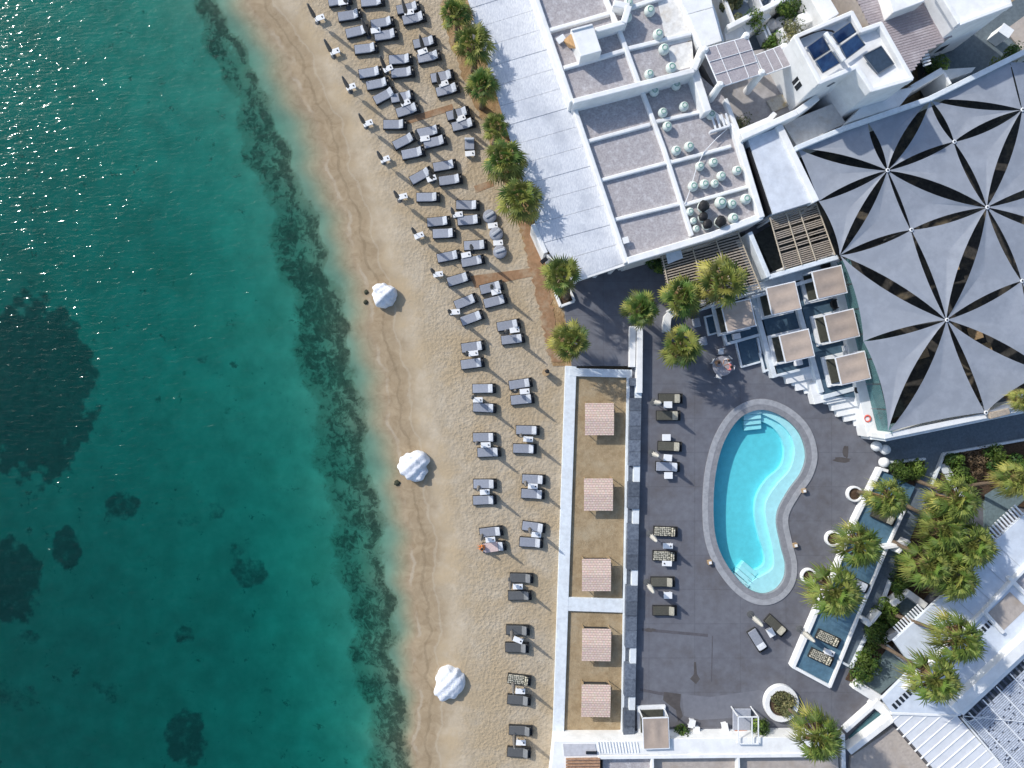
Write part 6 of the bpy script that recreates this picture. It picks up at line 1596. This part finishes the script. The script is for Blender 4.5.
# shaded courts
for quad in ([(862, 684), (888.5, 647), (910, 668), (878, 696)], [(893, 606), (907, 594), (925, 612), (914, 625)], [(985, 495), (1012, 478), (1030, 495), (985, 535)]):
    mb = MB(); mb.poly(quad, ZT + .22, .2); struct(mb.build('court_floor', mat('court_paving', (.16, .22, .24), .8, .1, 4)))
q = P(880, 690, 0); t = thing('court_wall', 'white walls framing the small dark court left of the corrugated roof', 'wall', (q.x, q.y, .5))
for a, b, w, z in [((856, 685), (880, 700), .8, 1.2), ((875, 703), (890, 715), .8, 1.3), ((887, 646), (912, 667), .3, 1.5), ((893, 605), (908, 593), .5, 1.6), ((908, 593), (926, 606), .55, 2.0), ((886, 640), (898, 634), .5, 1.5)]:
    mb = MB(); mb.wall(a, b, w, z, .3, ext=.05); mb.build('wall', WHITE, t, bevel=.05)
t = thing('water_channel', 'narrow dark blue channel between two white strips at the bottom right', 'channel', tuple(P(870, 730, .5)))
mb = MB(); mb.poly([(849, 737), (876, 711), (886, 718), (850, 748)], ZT + .1, .2); mb.build('channel_bed', mat('channel_paint', (.05, .13, .15), .5, .1, 3), t)
for a, b, w, z in [((846, 731), (873, 707), .35, 1.1), ((850, 752), (893, 719), .5, 1.5), ((843, 735), (844, 775), .35, 1.4)]:
    mb = MB(); mb.wall(a, b, w, z, .3, ext=.05); mb.build('side_wall', WHITE, t, bevel=.04)
mb = MB(); mb.poly([(851, 757), (894, 727), (935, 775), (930, 830), (845, 830)], ZT + .3, .2); struct(mb.build('gravel_court', ROOFT))
# corrugated white roof
q = P(940, 745, 0); t = thing('corrugated_roof_house', 'white house with ribbed sheet roof between gravel court and blue lattice roof', 'building', (q.x, q.y, 0))
ZK = 3.5
mb = MB(); mb.poly([(892, 714), (958, 717), (1003, 768), (1030, 810), (965, 810), (933, 768), (895, 724)], ZK, ZK - .15); mb.build('roof', CORR, t)
mb = MB(); mb.poly([(897, 717), (958, 720), (1003, 772), (1025, 808), (970, 808), (938, 768)], ZK - .16, 0); mb.build('walls', WHITE, t)
mb = MB()
for k in range(13):
    f = k / 12; a = lerp((893, 722), (965, 808), f); b = lerp((950, 690), (1035, 780), f)
    dx = 62; a_ = (a[0] - 2, a[1] + 1); b_ = (a[0] + 52 + 0 * f, a[1] - 46)
    # cut at the ridge line y = ~716 .. (958,717)->(1003,768)
    lo, hi = 0.0, 1.0
    for _ in range(20):
        mdl = (lo + hi) / 2; x = a_[0] + (b_[0] - a_[0]) * mdl; y = a_[1] + (b_[1] - a_[1]) * mdl
        ok = y > 715 and (x < 958 or (y - 717) > (x - 958) * 1.133)
        if ok: lo = mdl
        else: hi = mdl
    b_ = (a_[0] + (b_[0] - a_[0]) * lo, a_[1] + (b_[1] - a_[1]) * lo)
    mb.wall(a_, b_, .06, ZK + .04, ZK - .05)
mb.build('roof_ribs', WHITE, t)
mb = MB(); mb.wall((891, 713.5), (958, 716), .2, ZK + .12, ZK - .1); mb.build('ridge_cap', WHITE, t, bevel=.03)
# lattice roof
q = P(1010, 720, 0); t = thing('lattice_roof_house', 'house with blue grey lattice roof and a row of dark square openings', 'building', (q.x, q.y, 0))
mb = MB(); LR = [(963.5, 716), (1024, 658.5), (1090, 598), (1090, 810), (1032, 810), (1003, 768)]
mb.poly(LR, ZK - .1, 0); mb.build('roof', mat('lattice_base', (.17, .20, .26), .8, .2, 3, col2=(.10, .12, .17), dirt=(.5, .54, .6), dscale=.9, damt=.8), t)
slots((966, 719), (1040, 650), 17, .55, ZK + .0, t)
mb = MB(); mb2 = MB()
A_ = P(963.5, 716, ZK); U_ = (P(1024, 658.5, ZK) - A_).normalized(); V_ = Vector((U_.y, -U_.x, 0))
LP_ = [P(x, y, ZK) for x, y in LR]
def ins2(p):
    c_ = False; n = len(LP_)
    for i in range(n):
        a, b = LP_[i], LP_[(i + 1) % n]
        if (a.y > p.y) != (b.y > p.y) and p.x < (b.x - a.x) * (p.y - a.y) / (b.y - a.y) + a.x: c_ = not c_
    return c_
rg = random.Random(8)
def runs(origin, d, mbx, w, z, brk):
    s = -2.0; run = None
    while s < 22:
        p = origin + d * s; ok = ins2(p) and rg.random() > brk
        if ok and run is None: run = s
        if (not ok) and run is not None:
            if s - run > .25: c = origin + d * ((s + run) / 2); mbx.box((c.x, c.y, z + rg.uniform(0, .01)), (s - run, w, .05), math.atan2(d.y, d.x))
            run = None
        s += .15
for k in range(62): runs(A_ + V_ * (.75 + k * .17), U_, mb, .10, ZK, .06)
for k in range(9): runs(A_ + U_ * (k * 1.5 - 4) + V_ * .7, V_, mb2, .09, ZK + .06, 0)
mb.build('lattice_slats', mat('lattice_white', (.50, .55, .64), .8, .15, 4, dirt=(.3, .34, .42), dscale=1.5, damt=.7), t); mb2.build('lattice_beams', PAD, t)
mb = MB(); mb.wall((962, 714), (1024, 656), .35, ZK + .25, ZK - .4); mb.wall((1024, 656), (1090, 594), .35, ZK + .25, ZK - .4); mb.wall((963, 719), (1004, 768), .14, ZK + .1, ZK - .3); mb.build('edge_beam', WHITE, t, bevel=.04)
mb = MB()
for a, b in (((963, 716), (1024, 722)), ((963, 717), (985, 740)), ((966, 722), (990, 716))): mb.tube(P(*a, ZK + .3), P(*b, ZK + .12), .03, n=5)
mb.build('stay_wires', PAD, t)

# ------------------------------------------------------------------ bottom white roofs strip
q = P(700, 755, 0); t = thing('south_building', 'long low white building along the bottom edge with flat roof bays', 'building', (q.x, q.y, 0))
ZS = 2.0
mb = MB(); mb.poly([(554, 741), (620, 741), (656, 739), (800, 737), (836, 737), (836, 753), (600, 755), (600, 800), (548, 800)], ZS, 0); mb.build('roof', WHITE, t, bevel=.04)
mb = MB(); mb.poly([(563, 744), (595, 744), (597, 755), (564, 756)], ZS + .06, ZS - .2); mb.build('roof_well', mat('pale_grey_roof', (.50, .50, .53), .85, .06, 3), t)
mb = MB()
for k in range(14): mb.wall((598 + k * 3, 742), (600 + k * 3, 753), .07, ZS + .06, ZS - .05)
mb.build('roof_ribs', WHITE, t)
for k, (a, b) in enumerate(((603, 652), (654, 738), (740, 838))):
    mb = MB(); mb.poly([(a, 756), (b, 755), (b + 3, 830), (a + 1, 830)], ZS - .6, 0); mb.build('roof_bay', ROOFT if k else ROOFG, t)
mb = MB(); mb.poly([(598, 756), (836, 753), (836, 757), (598, 759.5)], ZS + .1, ZS - .8); mb.build('parapet', WHITE, t, bevel=.03)
for x in (652.5, 738.5): mb = MB(); mb.wall((x, 757), (x + 2, 830), .22, ZS + .08, ZS - .8); mb.build('bay_divider', WHITE, t, bevel=.03)
mb = MB(); mb.poly([(566, 758), (598, 758), (602, 815), (566, 815)], ZS + .1, ZS - .4)
mb = MB()
for k in range(9): mb.wall((566, 759.5 + k * 3), (600, 759 + k * 3), .14, ZS + .14, ZS + .02)
mb.build('wooden_slats', mat('orange_wood', (.40, .24, .15), .8, .15, 5), t)
mb = MB(); mb.wall((586, 752.8), (597, 752.8), .22, ZS + .12, ZS); mb.build('dark_vent', WINDOW, t)

# dark stones beside the boulders
def stone(x, y, s, l, m=ROCKM):
    q = P(x, y, -.35); bm = bmesh.new(); bmesh.ops.create_icosphere(bm, subdivisions=2, radius=s); r = random.Random(int(x * 7))
    for v in bm.verts: v.co *= r.uniform(.75, 1.15); v.co.z *= .6
    me = bpy.data.meshes.new('dark_stone'); bm.to_mesh(me); bm.free(); me.materials.append(m); me.polygons.foreach_set('use_smooth', [True] * len(me.polygons))
    o = bpy.data.objects.new('dark_stone', me); C.objects.link(o); o.location = (q.x, q.y, -.4); tag(o, l, 'stone', 'small dark stones at the waterline')
stone(366, 292, .22, 'dark stone left of the northern white boulder, upper one'); stone(365.5, 302, .2, 'dark stone left of the northern white boulder, lower one'); stone(397, 483, .28, 'dark stone touching the left side of the middle white boulder')

# ------------------------------------------------------------------ light, camera
w = bpy.data.worlds.new('World'); scene.world = w; w.use_nodes = True
nt = w.node_tree; bg = nt.nodes['Background']; sky = nt.nodes.new('ShaderNodeTexSky'); sky.sky_type = 'NISHITA'; sky.sun_disc = False
EL = 33.0; sd = Vector((-.788, .616, 0)).normalized()
sky.sun_elevation = BH(EL); sky.sun_rotation = math.atan2(sd.x, sd.y)
sky.altitude = 50; sky.dust_density = 1.2
nt.links.new(sky.outputs[0], bg.inputs[0]); bg.inputs[1].default_value = .15
ld = bpy.data.lights.new('sun', 'SUN'); ld.energy = 2.95; ld.angle = BH(.9); ld.color = (1, .95, .87)
lo = bpy.data.objects.new('sun', ld); C.objects.link(lo)
dv = Vector((sd.x * math.cos(BH(EL)), sd.y * math.cos(BH(EL)), math.sin(BH(EL))))
lo.rotation_euler = dv.to_track_quat('Z', 'Y').to_euler(); lo.location = (0, 0, 40)
cam = bpy.data.cameras.new('camera'); co = bpy.data.objects.new('camera', cam); C.objects.link(co)
co.location = (0, 0, CAMZ); co.rotation_euler = (0, 0, 0); cam.lens = 24; cam.sensor_width = 36; cam.clip_end = 9000; cam.clip_start = .5
scene.camera = co
scene.view_settings.view_transform = 'Standard'; scene.view_settings.look = 'None'; scene.view_settings.exposure = 0.42; scene.view_settings.gamma = 1
scene.render.engine = 'CYCLES'
cy_ = scene.cycles; cy_.use_denoising = True; cy_.max_bounces = 8; cy_.transparent_max_bounces = 12; cy_.volume_bounces = 0; cy_.sample_clamp_indirect = 6
try: cy_.denoiser = 'OPENIMAGEDENOISE'
except Exception: pass
